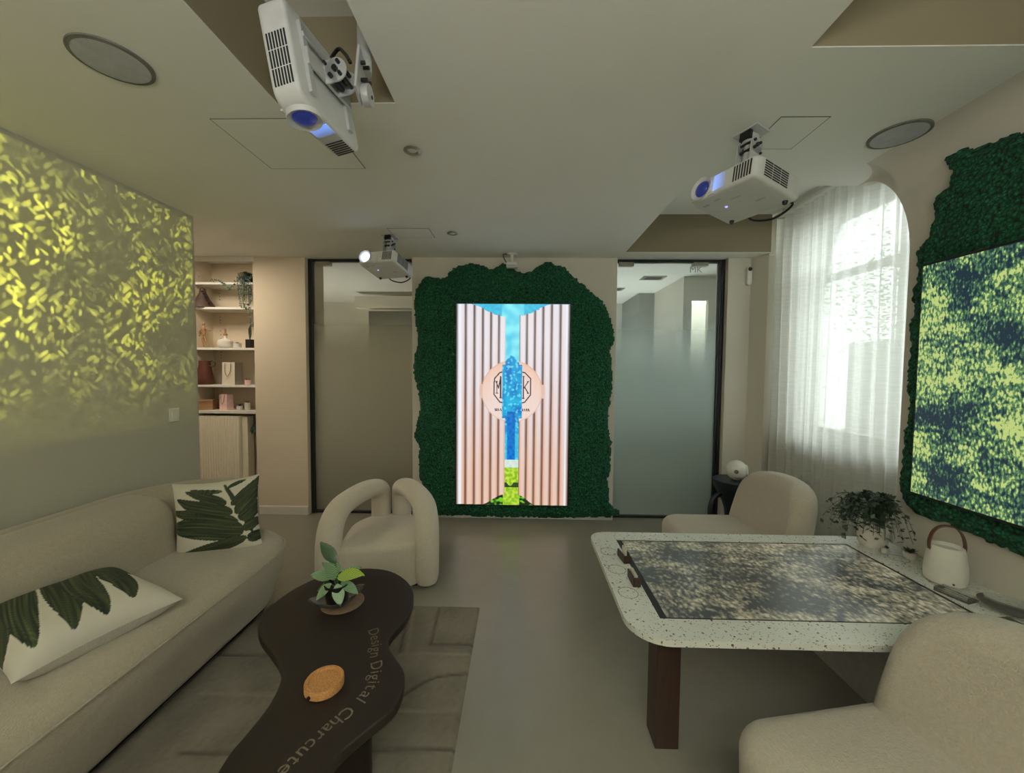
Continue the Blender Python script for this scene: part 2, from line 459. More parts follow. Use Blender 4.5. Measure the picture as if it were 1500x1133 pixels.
def shaft(x0, x1, y0, y1):
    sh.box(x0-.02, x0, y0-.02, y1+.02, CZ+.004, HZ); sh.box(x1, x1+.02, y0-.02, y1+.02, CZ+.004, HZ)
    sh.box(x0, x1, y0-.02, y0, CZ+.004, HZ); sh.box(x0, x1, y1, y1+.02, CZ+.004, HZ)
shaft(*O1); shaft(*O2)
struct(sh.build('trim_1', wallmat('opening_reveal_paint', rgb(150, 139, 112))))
struct(MB().box(-3.9, 2.75, RY, 3.9, HZ, HZ+.05).build('ceiling.001', M['ceil']))
# pocket front and left faces + beam face over the right glass door
pk = MB()
pk.box(PK[0]-.02, PK[0], PK[2], PK[3], CZ+.004, HZ); pk.box(PK[0]-.02, XR, PK[2]-.02, PK[2], CZ+.004, HZ)
struct(pk.build('trim_2', M['ceil']))
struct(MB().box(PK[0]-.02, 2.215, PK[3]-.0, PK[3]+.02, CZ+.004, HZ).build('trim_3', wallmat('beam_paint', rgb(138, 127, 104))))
# walls
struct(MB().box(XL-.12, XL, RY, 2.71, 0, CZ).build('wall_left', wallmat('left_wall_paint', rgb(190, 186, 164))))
struct(MB().box(-3.9, -3.6, RY, 3.9, 0, CZ).build('wall_alcove_left', M['wall_cream']))
wb = MB()
struct(MB().box(-3.6, -3.18, BY, BY+.35, 0, CZ).build('wall_niche_left', M['wall_cream']))
struct(MB().box(-3.18, -2.585, BY+.24, BY+.35, 0, CZ).build('wall_niche_back', M['wall_cream']))
wb.box(-2.585, -2.075, BY, BY+.35, 0, CZ)                 # pier
struct(wb.build('wall_back_left', M['wall_cream'], bevel=.004))
struct(MB().box(-1.045, .90, BY, BY+.2, 0, CZ).build('wall_back', M['wall'], bevel=.004))
pr = prism([(1.93, 3.75), (1.93, BY), (2.14, BY), (2.21, 3.53), (2.23, 3.60), (2.6, 3.60), (2.6, 3.9), (1.93, 3.9)], 0, CZ)
struct(pr.build('wall_back_right', M['wall'], bevel=.004))
struct(MB().box(-3.9, 2.75, RY-.12, RY, 0, HZ).build('wall_rear', M['wall']))
# right wall with the rounded shoulder that turns into the ceiling
ax, ay, az = XR, 1.955, 2.03
prof = [(RY, 0), (ay, 0), (ay, az)]
for k in range(1, 15):
    a = PI/2*k/14
    prof.append((PK[2]-(PK[2]-ay)*math.cos(a) if True else 0, az+(CZ-az)*math.sin(a)))
prof += [(PK[2], HZ), (RY, HZ)]
rw = prism(prof, XR, XR+.06, frame=lambda u, v, h: (h, u, v))
struct(rw.build('wall_right', M['wall']))
cv = MB(); vs = []; fs = []; n = 10; m = n+2
ysv = [RY, ay]+[ay+(PK[2]-ay)*k/24 for k in range(1, 25)]
for y in ysv:
    if y <= ay: rc = .16
    else:
        ca = (PK[2]-y)/(PK[2]-ay); zb = az+(CZ-az)*math.sqrt(max(0, 1-ca*ca)); rc = max(.0015, min(.16, CZ-zb-.001))
    for k in range(n+1):
        a = PI/2*k/n; vs.append((XR-rc+rc*math.sin(a), y, CZ-rc+rc*math.cos(a)))
    vs.append((XR, y, CZ))
for i in range(len(ysv)-1):
    for k in range(m): fs.append((i*m+k, i*m+(k+1)%m, (i+1)*m+(k+1)%m, (i+1)*m+k))
fs += [tuple(range(m)), tuple((len(ysv)-1)*m+k for k in range(m-1, -1, -1))]
struct(cv.add(vs, fs).build('trim_4', M['wall'], smooth='auto'))
# return wall behind the shoulder, outer wall with the window
struct(MB().box(XR+.06, 2.5, 1.56, 1.62, 0, HZ).build('wall_return', M['wall']))
ow = MB(); WY0, WY1, WZ0, WZ1 = 1.9, 3.44, .93, 2.70
ow.box(2.215, 2.62, 3.60, 3.9, CZ+.004, HZ); ow.box(2.5, 2.62, 1.56, WY0, 0, HZ); ow.box(2.5, 2.62, WY1, 3.9, 0, HZ); ow.box(2.5, 2.62, WY0, WY1, 0, WZ0); ow.box(2.5, 2.62, WY0, WY1, WZ1, HZ)
struct(ow.build('wall_outer', M['wall']))
wf = MB(); f = .05
for y in (WY0, 2.62, WY1-f): wf.box(2.53, 2.6, y, y+f, WZ0, WZ1)
for z in (WZ0, 2.2, WZ1-f): wf.box(2.532, 2.598, WY0, WY1, z, z+f)
w1 = struct(wf.build('window_1', M['white'], bevel=.004))
MB().box(2.562, 2.568, WY0+f, WY1-f, WZ0+f, WZ1-f).build('window_pane', M['window_glass'], w1)
MB().box(2.42, 2.53, WY0-.05, WY1+.05, WZ0-.03, WZ0).build('window_sill', M['white'], w1, bevel=.004)
# baseboards
struct(MB().box(-2.585, -2.075, BY-.012, BY-.001, 0, .085).build('baseboard_back', M['white'], bevel=.003))
struct(MB().box(1.93, 2.135, BY-.012, BY-.001, 0, .085).build('baseboard_back_right', M['white'], bevel=.003))
struct(MB().box(-1.045, .90, BY-.012, BY-.001, 0, .07).build('baseboard_center', M['white'], bevel=.003))

# corridor behind the glass doors
cor = MB()
cor.box(-3.9, 1.9, 3.9, 6.3, -.12, 0); cor.box(1.9, 2.7, 3.9, 4.46, -.12, 0)
struct(cor.build('floor.001', M['floor']))
struct(MB().box(-3.9, 1.9, 3.9, 6.3, CZ+.001, CZ+.06).box(1.9, 2.7, 3.9, 4.46, CZ+.001, CZ+.06).build('ceiling.002', M['ceil']))
cw = MB(); cw.box(-3.9, 3.2, 6.2, 6.3, 0, CZ)
cw.box(-3.9, -3.8, 3.9, 6.2, 0, CZ); cw.box(.2, .35, 3.9, 6.2, 0, CZ)
cw.box(1.82, 1.9, 4.4, 5.45, 0, CZ)
cw.box(1.9, 1.915, 4.4, 4.46, 0, CZ); cw.box(2.10, 2.75, 4.4, 4.46, 0, CZ); cw.box(1.915, 2.10, 4.4, 4.46, 0, 1.35); cw.box(1.915, 2.10, 4.4, 4.46, 2.24, CZ)
cw.box(2.62, 2.7, 3.9, 4.4, 0, CZ)
struct(cw.build('wall_corridor', M['wall']))
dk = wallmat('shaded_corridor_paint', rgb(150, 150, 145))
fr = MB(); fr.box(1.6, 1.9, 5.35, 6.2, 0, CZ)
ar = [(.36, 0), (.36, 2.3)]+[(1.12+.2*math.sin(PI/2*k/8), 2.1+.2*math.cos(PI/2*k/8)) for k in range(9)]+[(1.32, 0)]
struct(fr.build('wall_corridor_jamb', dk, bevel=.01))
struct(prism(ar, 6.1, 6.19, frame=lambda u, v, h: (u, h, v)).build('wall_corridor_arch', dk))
MB().box(.36, 1.0, 6.07, 6.099, 0, 2.06).build('door_3', M['rock'])['kind'] = 'structure'
struct(MB().box(-2.3, -1.2, 5.3, 5.45, 2.28, 2.44).build('trim_5', M['wall']))
tag(MB().box(-2.12, -1.35, 5.32, 5.4, 0, 2.24).build('corridor_door', M['rock'], bevel=.01), 'dark grey door seen dimly through the left frosted glass', 'door')
tag(MB().lathe([(.002,.0),(.05,.01),(.055,.09),(.03,.13)], 20).build('wall_lamp', M['warmlamp'], smooth=True, loc=(-1.66, 4.9, 1.05)), 'small warm glowing lamp behind the left frosted glass', 'lamp')
tag(MB().lathe([(.1,.0),(.1,.02),(.012,.03),(.012,1.04),(.03,1.05)], 16).build('lamp_stand', M['black'], smooth='auto', loc=(-1.66, 4.9, 0)), 'thin dark stand under the warm lamp behind the left frosted glass', 'lamp stand')

# ------------------------------------------------------------------ glass doors
def glass_door(num, x0, x1, stile_x0, stile_x1, mat, clamps, label):
    f = MB(); f.box(stile_x0, stile_x1, 3.73, 3.78, .0, CZ-.002)
    d = struct(f.build('door_%d' % num, M['darkframe'], bevel=.003))
    MB().box(x0, x1, 3.752, 3.762, .03, CZ-.035).build('glass_panel', mat, d)
    r = MB(); r.box(x0, x1, 3.735, 3.775, 0, .025); r.box(x0, x1, 3.735, 3.775, CZ-.03, CZ-.002)
    r.build('rail', M['darkframe'], d, bevel=.003)
    for cx in clamps: MB().box(cx-.07, cx+.07, 3.728, 3.785, CZ-.062, CZ-.028).build('clamp', M['steel'], d, bevel=.003)
    h = MB(); s = .012; st = MB().box(stile_x0+.02, stile_x0+.028, 3.722, 3.732, .0, CZ-.01)
    st.build('seal', M['black'], d)
glass_door(1, -2.035, -1.05, -2.075, -2.035, M['frost_l'], (-1.93, -1.15), '')
glass_door(2, .905, 1.875, 1.875, 1.93, M['frost_r'], (1.0, 1.7), '')
cu = bpy.data.curves.new('tmp', 'FONT'); cu.body = 'MK'; cu.size = .085; cu.resolution_u = 2
ob = bpy.data.objects.new('tmp', cu); COL.objects.link(ob); bpy.context.view_layer.update()
e = ob.evaluated_get(bpy.context.evaluated_depsgraph_get()); me = e.to_mesh()
mb = MB(); mb.add([(1.60+v.co.x, 3.7515, 2.385+v.co.y) for v in me.vertices], [tuple(p.vertices) for p in me.polygons]); e.to_mesh_clear(); bpy.data.objects.remove(ob)
d2 = [o for o in COL.objects if o.name == 'door_2'][0]
mb.build('etched_letters', M['greyfab'], d2)

# ------------------------------------------------------------------ moss panels
def moss_panel(name, outline, g, thick, frame, label, hole=None, amp=.013):
    P = smooth_closed(outline, 4)
    x0 = min(p[0] for p in P)-.03; x1 = max(p[0] for p in P)+.03; y0 = min(p[1] for p in P)-.03; y1 = max(p[1] for p in P)+.03
    nx = int((x1-x0)/g); ny = int((y1-y0)/g)
    ins = {}
    # scanline: distance to outline
    B = [(P[i][0], P[i][1], P[(i+1) % len(P)][0], P[(i+1) % len(P)][1]) for i in range(len(P))]
    idx = {}; vs = []
    cell = .12; buckets = {}
    for s in B:
        for bx in range(int(min(s[0], s[2])//cell)-1, int(max(s[0], s[2])//cell)+2):
            for by in range(int(min(s[1], s[3])//cell)-1, int(max(s[1], s[3])//cell)+2):
                buckets.setdefault((bx, by), []).append(s)
    for j in range(ny+1):
        for i in range(nx+1):
            x = x0+i*g; y = y0+j*g
            nx_ = noise.noise(Vector((x*38, y*38, 1)))*.016+noise.noise(Vector((x*11, y*11, 4)))*.012
            ny_ = noise.noise(Vector((x*38, y*38, 9)))*.016+noise.noise(Vector((x*11, y*11, 7)))*.012
            if not inpoly(x+nx_, y+ny_, P): continue
            if hole and hole[0] < x < hole[1] and hole[2] < y < hole[3]: continue
            d = min([segd(x+nx_, y+ny_, *s) for s in buckets.get((int(x//cell), int(y//cell)), [])] or [.12])
            h = thick*min(1, (d+.006)/.07)**.55
            vd = noise.voronoi(Vector((x*34, y*34, 0)))[0][0]
            h += amp*(1.0-1.5*vd)*min(1, d/.02+.3)+.006*noise.noise(Vector((x*90, y*90, 3)))
            idx[(i, j)] = len(vs); vs.append(frame(x, y, max(.004, h)))
    fs = []
    edges = {}
    for j in range(ny):
        for i in range(nx):
            q = [(i, j), (i+1, j), (i+1, j+1), (i, j+1)]
            if all(k in idx for k in q): 
                fs.append(tuple(idx[k] for k in q))
                for a in range(4): edges[(idx[q[a]], idx[q[(a+1) % 4]])] = 1
    # skirt to wall
    inv = {v: k for k, v in idx.items()}; low = {}
    def lowv(v):
        if v not in low:
            i, j = inv[v]; low[v] = len(vs); vs.append(frame(x0+i*g, y0+j*g, 0.001))
        return low[v]
    for (a, b) in list(edges):
        if (b, a) not in edges: fs.append((b, a, lowv(a), lowv(b)))
    mb = MB(); mb.add(vs, fs)
    return tag(mb.build(name, M['moss'], smooth=True), label, 'moss wall')
MC = [(-.841,.054),(-.972,.409),(-.984,.704),(-1.029,.802),(-.97,1.062),(-1.008,1.32),(-1.033,1.449),(-.987,1.705),(-1.012,1.896),(-1.018,2.149),(-.966,2.263),(-.883,2.326),(-.737,2.313),(-.66,2.389),(-.533,2.439),(-.406,2.446),(-.311,2.405),(-.248,2.41),(-.172,2.455),(-.058,2.39),(.037,2.358),(.112,2.396),(.225,2.459),(.351,2.435),(.446,2.367),(.509,2.311),(.618,2.218),(.732,2.125),(.796,2.044),(.849,1.906),(.88,1.718),(.849,1.623),(.876,1.465),(.87,1.21),(.837,.953),(.872,.761),(.865,.501),(.848,.371),(.868,.175),(.855,.03),(-.789,.02)]
moss_panel('moss_panel', MC, .0115, .06, lambda x, y, h: (x, BY-h, max(.004, y)), 'dark green moss panel around the tall screen on the back wall', hole=(-.56, .41, .2, 2.01))
MR = [(1.496,2.358),(1.557,2.377),(1.623,2.382),(1.682,2.389),(1.734,2.416),(1.779,2.415),(1.8,2.388),(1.78,2.327),(1.789,2.281),(1.827,2.244),(1.837,2.157),(1.858,2.087),(1.896,2.036),(1.905,1.975),(1.894,1.891),(1.912,1.832),(1.902,1.731),(1.915,1.635),(1.908,1.535),(1.915,1.403),(1.9,1.271),(1.915,1.134),(1.915,.998),(1.925,.927),(1.903,.833),(1.85,.785),(1.771,.776),(1.686,.771),(1.584,.772),(1.493,.764),(1.412,.76),(1.2,.775),(.9,.76),(.5,.77),(.1,.76),(-.25,.79),(-.33,1.2),(-.3,1.8),(-.32,2.2),(-.1,2.38),(.3,2.36),(.6,2.4),(.9,2.36),(1.2,2.39)]
moss_panel('moss_panel', MR, .0125, .05, lambda x, y, h: (XR-h, x, y), 'dark green moss panel around the forest screen on the right wall', hole=(0.0, 1.745, .95, 1.88))

# ------------------------------------------------------------------ central video screen
SX0, SX1, SZ0, SZ1, SY = -.603, .452, .163, 2.053, 3.59
def pix(u, v): return 668.5+u*167, 445.3+v*295.5
LOGO = []
def sg(pts, w=.75):
    for a, b in zip(pts, pts[1:]): LOGO.append((680+a[0]/8.09, 500+a[1]/8.09, 680+b[0]/8.09, 500+b[1]/8.09, w))
sg([(460,355),(430,362),(365,435),(360,620),(430,710),(460,718)], .85)
sg([(700,355),(730,362),(797,430),(797,625),(730,710),(700,718)], .85)
sg([(395,465),(395,605)], .6); sg([(440,410),(440,660)], .95); sg([(385,468),(415,545),(440,415)], .75); sg([(382,605),(410,605)], .5); sg([(428,660),(455,660)], .5); sg([(380,465),(402,465)], .5)
sg([(714,405),(714,665)], .95); sg([(716,548),(770,465)], .7); sg([(728,532),(770,603)], .8); sg([(758,465),(778,465)], .5); sg([(758,605),(778,605)], .5); sg([(702,665),(726,665)], .5); sg([(702,405),(726,405)], .5)
for a, b in ((372,385),(392,402),(408,424),(440,450),(700,716),(724,738),(748,764),(768,786)):
    sg([(a,795),(b,812)], .55); sg([((a+b)/2,790),((a+b)/2,815)], .5)
CY0, CY1 = rgb(70,200,232), rgb(130,235,245)
def led(u, v):
    x, y = pix(u, v)
    dc = math.hypot((x-751.2)/45.2, (y-572.3)/45.2)
    incirc = 533 < y < 612
    eL = .408 if incirc and dc < 1.2 else .434
    eR = .586 if incirc and dc < 1.2 else .557
    if u < .5: top = .056*sstep(.10, .43, u); bot = 1-.052*sstep(.22, .43, u)
    else: top = .052*sstep(.86, .56, u); bot = 1-.05*sstep(.72, .56, u)
    k = (u if u < .5 else 1-u)
    ph = (k+.25*k*k)/.082
    fr = ph-math.floor(ph)
    top += .006*abs(math.sin(ph*PI)) if .02 < top else 0
    slat = (u < eL or u > eR) and top < v < bot
    if slat:
        g = noise.noise(Vector((u*60, v*6, 2)))*.08+noise.noise(Vector((u*200, v*14, 5)))*.05
        if dc < 1 or (dc < 1.07 and abs(y-572) < 10):
            c = lerp3(rgb(238,216,208), rgb(236,188,160), .75*sstep(.35, 1, dc)*sstep(612, 530, y)+2.2*g)
            for (a, b, c2, d, w) in LOGO:
                if abs(x-(a+c2)/2) < 14 and segd(x, y, a, b, c2, d) < w: return rgb(38, 34, 48)
            if dc > .965: c = lerp3(c, rgb(206,150,120), .35)
            return c
        shade = sstep(0, .34, fr)*sstep(1, .80, fr)*(.82+.18*math.sin(fr*PI))
        body = lerp3(rgb(232,226,232), rgb(232,200,182), sstep(.2, 1.0, v)+g*2)
        body = lerp3(body, rgb(222,160,124), .55*sstep(.55, .85, fr)*sstep(-.1, .7, v))
        dark = lerp3(rgb(92,74,70), rgb(122,74,54), sstep(.2, .9, v))
        if u < .045 or u > .965: body = rgb(236,240,246)
        return lerp3(dark, body, max(0, min(1, shade*1.05+g)))
    if v < .12 and not (.4 < u < .6):
        return lerp3(rgb(30,170,215), rgb(70,205,235), noise.noise(Vector((u*30, v*60, 0)))*.5+.5)
    if v > .93 and not (.42 < u < .57):
        q = noise.noise(Vector((u*26, v*60, 3)))
        return rgb(120,200,40) if q > .12 else (rgb(20,34,16) if q < 0 else rgb(60,120,30))
    n1 = noise.noise(Vector((u*14, v*22, 1))); n2 = noise.noise(Vector((u*40, v*70, 2)))
    treetop = .25+.03*abs(u-.49)/.06+n2*.03
    if v < treetop:
        return lerp3(CY1, CY0, max(0, min(1, .5+n1*1.2-v*.9)))
    if v < .77:
        vv = noise.voronoi(Vector((u*26, v*46, 0)))[0][0]
        c = lerp3(rgb(0,120,205), rgb(20,180,225), max(0, min(1, .5+n1*1.1)))
        if n2 > .16: c = lerp3(c, rgb(110,225,240), min(.75, (n2-.16)*5))
        elif vv < .16: c = lerp3(c, rgb(60,190,232), .6)
        tw = .035+.008*n2
        if v > .53 and abs(u-.49) < tw: c = lerp3(rgb(0,96,190), rgb(0,130,215), .5+n2)
        elif v > .64: c = lerp3(c, rgb(90,215,235), .45)
        return c
    if v < .81: return lerp3(rgb(190,225,225), rgb(232,236,214), .5+n2)
    c = lerp3(rgb(130,190,30), rgb(196,222,70), max(0, min(1, .5+n2*1.6)))
    if .885 < v < .91 and n1 < .25: c = rgb(44, 70, 24)
    return c
tv = thing('video_screen', 'tall portrait screen showing wooden slats parting before a blue tree', 'screen', (0,0,0))
MB().box(SX0-.012, SX1+.012, SY+.002, BY-.004, SZ0-.012, SZ1+.012).build('casing', M['black'], tv, bevel=.003)
NU, NV = 300, 530
vs, fs = quadgrid(NU, NV, lambda a, b: (SX0+(SX1-SX0)*a, SY, SZ1-(SZ1-SZ0)*b))
me = bpy.data.meshes.new('display'); me.from_pydata(vs, [], fs)
cols = [led(i/NU, j/NV) for j in range(NV+1) for i in range(NU+1)]
paint(me, cols); finish('display', me, M['ledscreen'], tv)

# right wall screen
t2 = thing('forest_screen', 'large screen showing a sunlit green forest on the right wall', 'screen', (0,0,0))
MB().box(1.812, XR-.004, -.035, 1.805, .888, 1.94).build('casing', M['black'], t2, bevel=.003)
MB().box(1.803, 1.81, -.02, 1.79, .902, 1.926).build('display', M['forest'], t2)

# ------------------------------------------------------------------ ceiling fittings
def disc_speaker(x, y, r, label):
    s = thing('ceiling_speaker', label, 'speaker', (x, y, CZ), group=None)
    MB().lathe([(r-.008, 0), (r+.004, 0), (r+.004, -.006), (r-.008, -.008)], 48, cap=False).build('rim', M['hair'], s, smooth='auto')
    MB().lathe([(.002, -.010), (r*.6, -.009), (r-.006, -.007), (r-.006, 0), (.002, 0)], 48).build('grille', M['greyfab'], s, smooth='auto')
disc_speaker(-1.42, 1.345, .107, 'round grey ceiling speaker at the upper left above the leafy wall')
disc_speaker(1.665, 1.79, .103, 'round grey ceiling speaker near the right moss wall')
def spot(x, y, label):
    s = thing('downlight', label, 'ceiling light', (x, y, CZ))
    MB().lathe([(.025, -.001), (.04, -.002), (.042, -.006), (.03, -.010), (.024, -.004)], 28, cap=False).build('ring', M['steel'], s, smooth='auto')
    MB().lathe([(.002, -.006), (.018, -.006), (.024, -.002), (.024, 0), (.002, 0)], 20).build('bulb', M['white'], s, smooth='auto')
spot(-.535, 1.897, 'small recessed downlight right of the overhead projector')
spot(-.541, 3.03, 'small recessed downlight farther back near the tall screen')
def panel(x0, x1, y0, y1, label):
    p = thing('access_panel', label, 'hatch', ((x0+x1)/2, (y0+y1)/2, CZ))
    w, d = (x1-x0)/2, (y1-y0)/2
    MB().box(-w+.004, w-.004, -d+.004, d-.004, -.0022, 0).build('cover', M['ceil'], p)
    f = MB(); e = .004
    f.box(-w, w, -d, -d+e, -.0015, 0); f.box(-w, w, d-e, d, -.0015, 0); f.box(-w, -w+e, -d, d, -.0015, 0); f.box(w-e, w, -d, d, -.0015, 0)
    f.build('edge', M['hair'], p)
panel(-1.335, -.83, 1.655, 2.065, 'square white hatch in the ceiling beside the overhead projector')
panel(1.068, 1.272, 1.665, 1.90, 'square white hatch in the ceiling by the right projector')
panel(-1.02, -.70, 2.93, 3.14, 'small white hatch in the ceiling by the far projector')
cc = thing('ceiling_sensor', 'small white ceiling camera over the moss panel', 'camera', (-.09, 3.57, CZ))
MB().lathe([(.04,-.012),(.045,-.008),(.045,0)], 24).build('base', M['white'], cc, smooth='auto')
MB().lathe([(.014,-.085),(.016,-.012)], 16).build('stem', M['white'], cc, smooth='auto')
MB().box(-.05, .05, -.03, .03, -.128, -.078).build('body', M['white'], cc, bevel=.006)
MB().box(-.042, .042, -.0315, -.03, -.122, -.105).build('lens_strip', M['greyfab'], cc)
MB().tube([(-.02,0,-.01),(-.08,0,-.004),(-.06,.02,-.06),(-.02,.02,-.09)], .004, 6, sub=5).build('cable', M['black'], cc, smooth=True)
for (x, y) in ((1.50, 4.476), (1.20, 5.1)):
    c = thing('corridor_light', 'square ceiling light seen through the right glass door, ' + ('nearer' if y < 5 else 'farther') + ' one', 'ceiling light', (x, y, CZ), group=None)
    MB().box(-.13, .13, -.09, .09, -.006, 0).build('frame', M['steel'], c, bevel=.002)
    MB().box(-.09, .09, -.055, .055, -.009, -.005).build('recess', M['darkframe'], c)

# ------------------------------------------------------------------ projectors
def projector(label, loc, rot, lensmat, pole, group=None, fold=False):
    """local: front is -y, width x, lens at -x, mount on +z"""
    p = thing('projector', label, 'projector', loc, rot=rot)
    W, D, Hh = .158, .145, .045
    out = rrect(-W, W, -D, D, (.03, .02, .02, .05), 5)
    b = soft(out, -Hh, Hh, .012, rbot=.016, nr=4)
    b.build('body', M['proj'], p, smooth='auto')
    # slanted front recess with lens
    lx = -.085
    MB().lathe([(.046,0),(.052,-.004),(.05,.012),(.036,.006),(.03,-.004),(.03,0)], 32, Matrix.Translation((lx, -D-.002, .0)) @ Matrix.Rotation(PI/2, 4, 'X')).build('lens_ring', M['proj'], p, smooth='auto')
    rg_ = [x for x in COL.objects if x.parent == p and x.name.startswith('lens_ring')][-1]
    L = MB().lathe([(.0335,.003),(.03,.009),(.018,.014),(.004,.016)], 28, Matrix.Translation((lx, -D-.002, .0)) @ Matrix.Rotation(PI/2, 4, 'X')).build('lens', lensmat, rg_, smooth=True)
    hl = MB(); hl.box(lx-.05, lx+.06, -D-.0045, -D+.002, -.042, -.034); hl.build('lens_hood', M['proj'], p, bevel=.002)
    MB().box(-.032, .02, -D-.0015, -D+.001, -.03, .036).build('front_plate', M['glow_blue'] if lensmat is not M['lens_on'] else M['proj'], p, bevel=.001)  # blue emission stands in for lens light spilling onto the plastic
    g = MB()
    for k in range(7): g.box(.058+k*.0115, .064+k*.0115, -D-.001, -D+.002, -.03, .034)
    g.build('front_grille', M['projgrey'], p)
    for sx in (-1, 1):
        g = MB()
        for k in range(7):
            z = -.028+k*.0095
            for (y0, y1) in ((-.10, -.052), (-.048, 0.0), (.004, .05)): g.box(sx*W-.0012, sx*W+.0012, y0, y1, z, z+.0052)
        g.build('side_grille', M['projgrey'], p)
    for (a, b, c, d) in ((-.12,-.09,-.09,-.08), (-.06,-.03,-.10,-.093), (-.01,.035,-.06,-.055), (.05,.09,.02,.03)):
        MB().box(a, b, c, d, -Hh-.001, -Hh+.001).build('base_slot', M['greyfab'], p)
    MB().lathe([(.006,-.003),(.006,.001)], 14, Matrix.Translation((-.055, -.02, -Hh))).build('indicator', M['led_dot'], p, smooth='auto')
    for (x, y) in ((-.12, .11), (.12, .11)): MB().lathe([(.009,-.012),(.011,-.002),(.011,.002)], 14, Matrix.Translation((x, y, -Hh))).build('foot', M['black'], p, smooth='auto')
    # bracket on +z
    br = MB(); br.box(-.11, -.085, -.10, .11, Hh, Hh+.012); br.box(.085, .11, -.10, .11, Hh, Hh+.012); br.box(-.11, .11, -.02, .03, Hh+.010, Hh+.020); br.box(-.11, .11, .06, .075, Hh+.010, Hh+.018)
    bo = br.build('bracket', M['bracket'], p, bevel=.002)
    kz = Hh+.058 if not pole else pole-.072
    for sx in (-.034, .028):
        kn = MB()
        kn.add(*lathe_raw([(.036, 0), (.036, .005)], 24), mtx=Matrix.Translation((sx, .005, kz)) @ Matrix.Rotation(PI/2, 4, 'Y'))
        kn.box(sx, sx+.005, -.03, .04, Hh+.018, kz)
        kn.build('knuckle', M['bracket'], p, smooth='auto')
    for (y, z, r) in ((.005, .058, .009), (-.014, .072, .006), (.022, .072, .006), (-.012, .040, .007), (.03, .028, .005)):
        bl = MB(); bl.add(*lathe_raw([(r, -.044), (r, .040)], 12), mtx=Matrix.Translation((0, y, kz-.058+z)) @ Matrix.Rotation(PI/2, 4, 'Y'))
        bl.build('bolt', M['darkframe'], p, smooth='auto')
    pl = MB(); 
    if pole:
        T = pole
        pl.lathe([(.02, Hh+.05), (.02, T-.008)], 20, Matrix.Translation((-.003, .005, 0))); pl.lathe([(.03, T-.055), (.034, T-.022)], 20, Matrix.Translation((-.003, .005, 0)))
        pl.build('pole', M['bracket'], p, smooth='auto')
        MB().box(-.06, .055, -.04, .05, T-.009, T).build('ceiling_plate', M['bracket'], p, bevel=.003)
        MB().box(-.028, .022, -.034, -.015, T-.045, T-.008).build('slot', M['black'], p, bevel=.002)
    MB().tube([(.06, D-.02, Hh), (.09, D+.03, Hh+.02), (.05, D-.03, Hh+.06), (.01, .05, Hh+.09)], .006, 8, sub=6).build('cable', M['black'], p, smooth=True)
    MB().tube([(.08, D-.005, -.01), (.10, D+.05, -.02), (.02, D+.06, -.05), (-.06, D+.03, -.04), (-.08, D-.003, -.01)], .005, 8, sub=6).build('power_cable', M['black'], p, smooth=True)
    return p
def lathe_raw(prof, n):
    m = MB().lathe(prof, n); return m.v, m.f
zc = CZ-.156-.045
projector('white projector on the right, hung below the ceiling with its lens aimed left', (.965, 1.745, zc-.075), (math.radians(-9), math.radians(0), math.radians(-64)), M['lens_blue'], CZ-(zc-.075))
projector('white projector at the far left shining its lit lens toward the room', (-1.06, 3.03, zc-.05), (math.radians(-12), 0, math.radians(-14)), M['lens_on'], CZ-(zc-.05))
p1 = projector('white projector overhead, turned lens down inside the ceiling opening', (-.685, 1.285, 2.365), (0, 0, 0), M['lens_blue'], None)
R = Matrix(((0, 0, 1), (1, 0, 0), (0, 1, 0))).to_4x4()      # local x->Y, y->Z, z->X
R = Matrix.Rotation(math.radians(-10), 4, 'Y') @ Matrix.Rotation(math.radians(-8), 4, 'Z') @ R
p1.rotation_euler = R.to_euler()
# its wall arm and pole
ARM = Vector((-.545, 1.315, 2.43))
p1.location = (-.685, 1.285, 2.365)
bpy.context.view_layer.update(); INV = p1.matrix_world.inverted()
def armpart(ob):
    ob.matrix_parent_inverse = INV
    ob.location = ARM+Vector(ob.location); return ob
armpart(MB().box(-.005, .005, -.05, .05, -.075, .06).build('arm_plate', M['bracket'], p1, bevel=.01, rot=(0, .1, .2)))
armpart(MB().lathe([(.024, .03), (.024, HZ-2.43)], 24, Matrix.Translation((-.0, .04, 0))).build('pole', M['bracket'], p1, smooth='auto'))
armpart(MB().lathe([(.034, -.012), (.034, .012)], 28, Matrix.Translation((.012, .03, -.05)) @ Matrix.Rotation(PI/2, 4, 'Y')).build('arm_disc', M['bracket'], p1, smooth='auto'))
for (y, z) in ((-.02, .02), (.015, .03), (0, -.02), (.04, -.05), (.03, -.01)): armpart(MB().lathe([(.006, -.01), (.006, .018)], 10, Matrix.Translation((.008, y, z)) @ Matrix.Rotation(PI/2, 4, 'Y')).build('bolt', M['darkframe'], p1, smooth='auto'))

# ------------------------------------------------------------------ sofa
sofa = thing('sofa', 'long cream boucle sofa with rounded ends against the leafy wall', 'sofa', (0,0,0))
seat = rrect(-2.29, -1.365, -.55, 2.40, (.2, .33, .2, .2), 10)
soft(seat, .045, .435, .075, dome=.012, rbot=.10, flare=.055, nr=7).build('seat', M['boucle'], sofa, smooth=True)
MB().box(-2.2, -1.52, -.4, 2.2, 0, .06).build('plinth', M['black'], sofa)
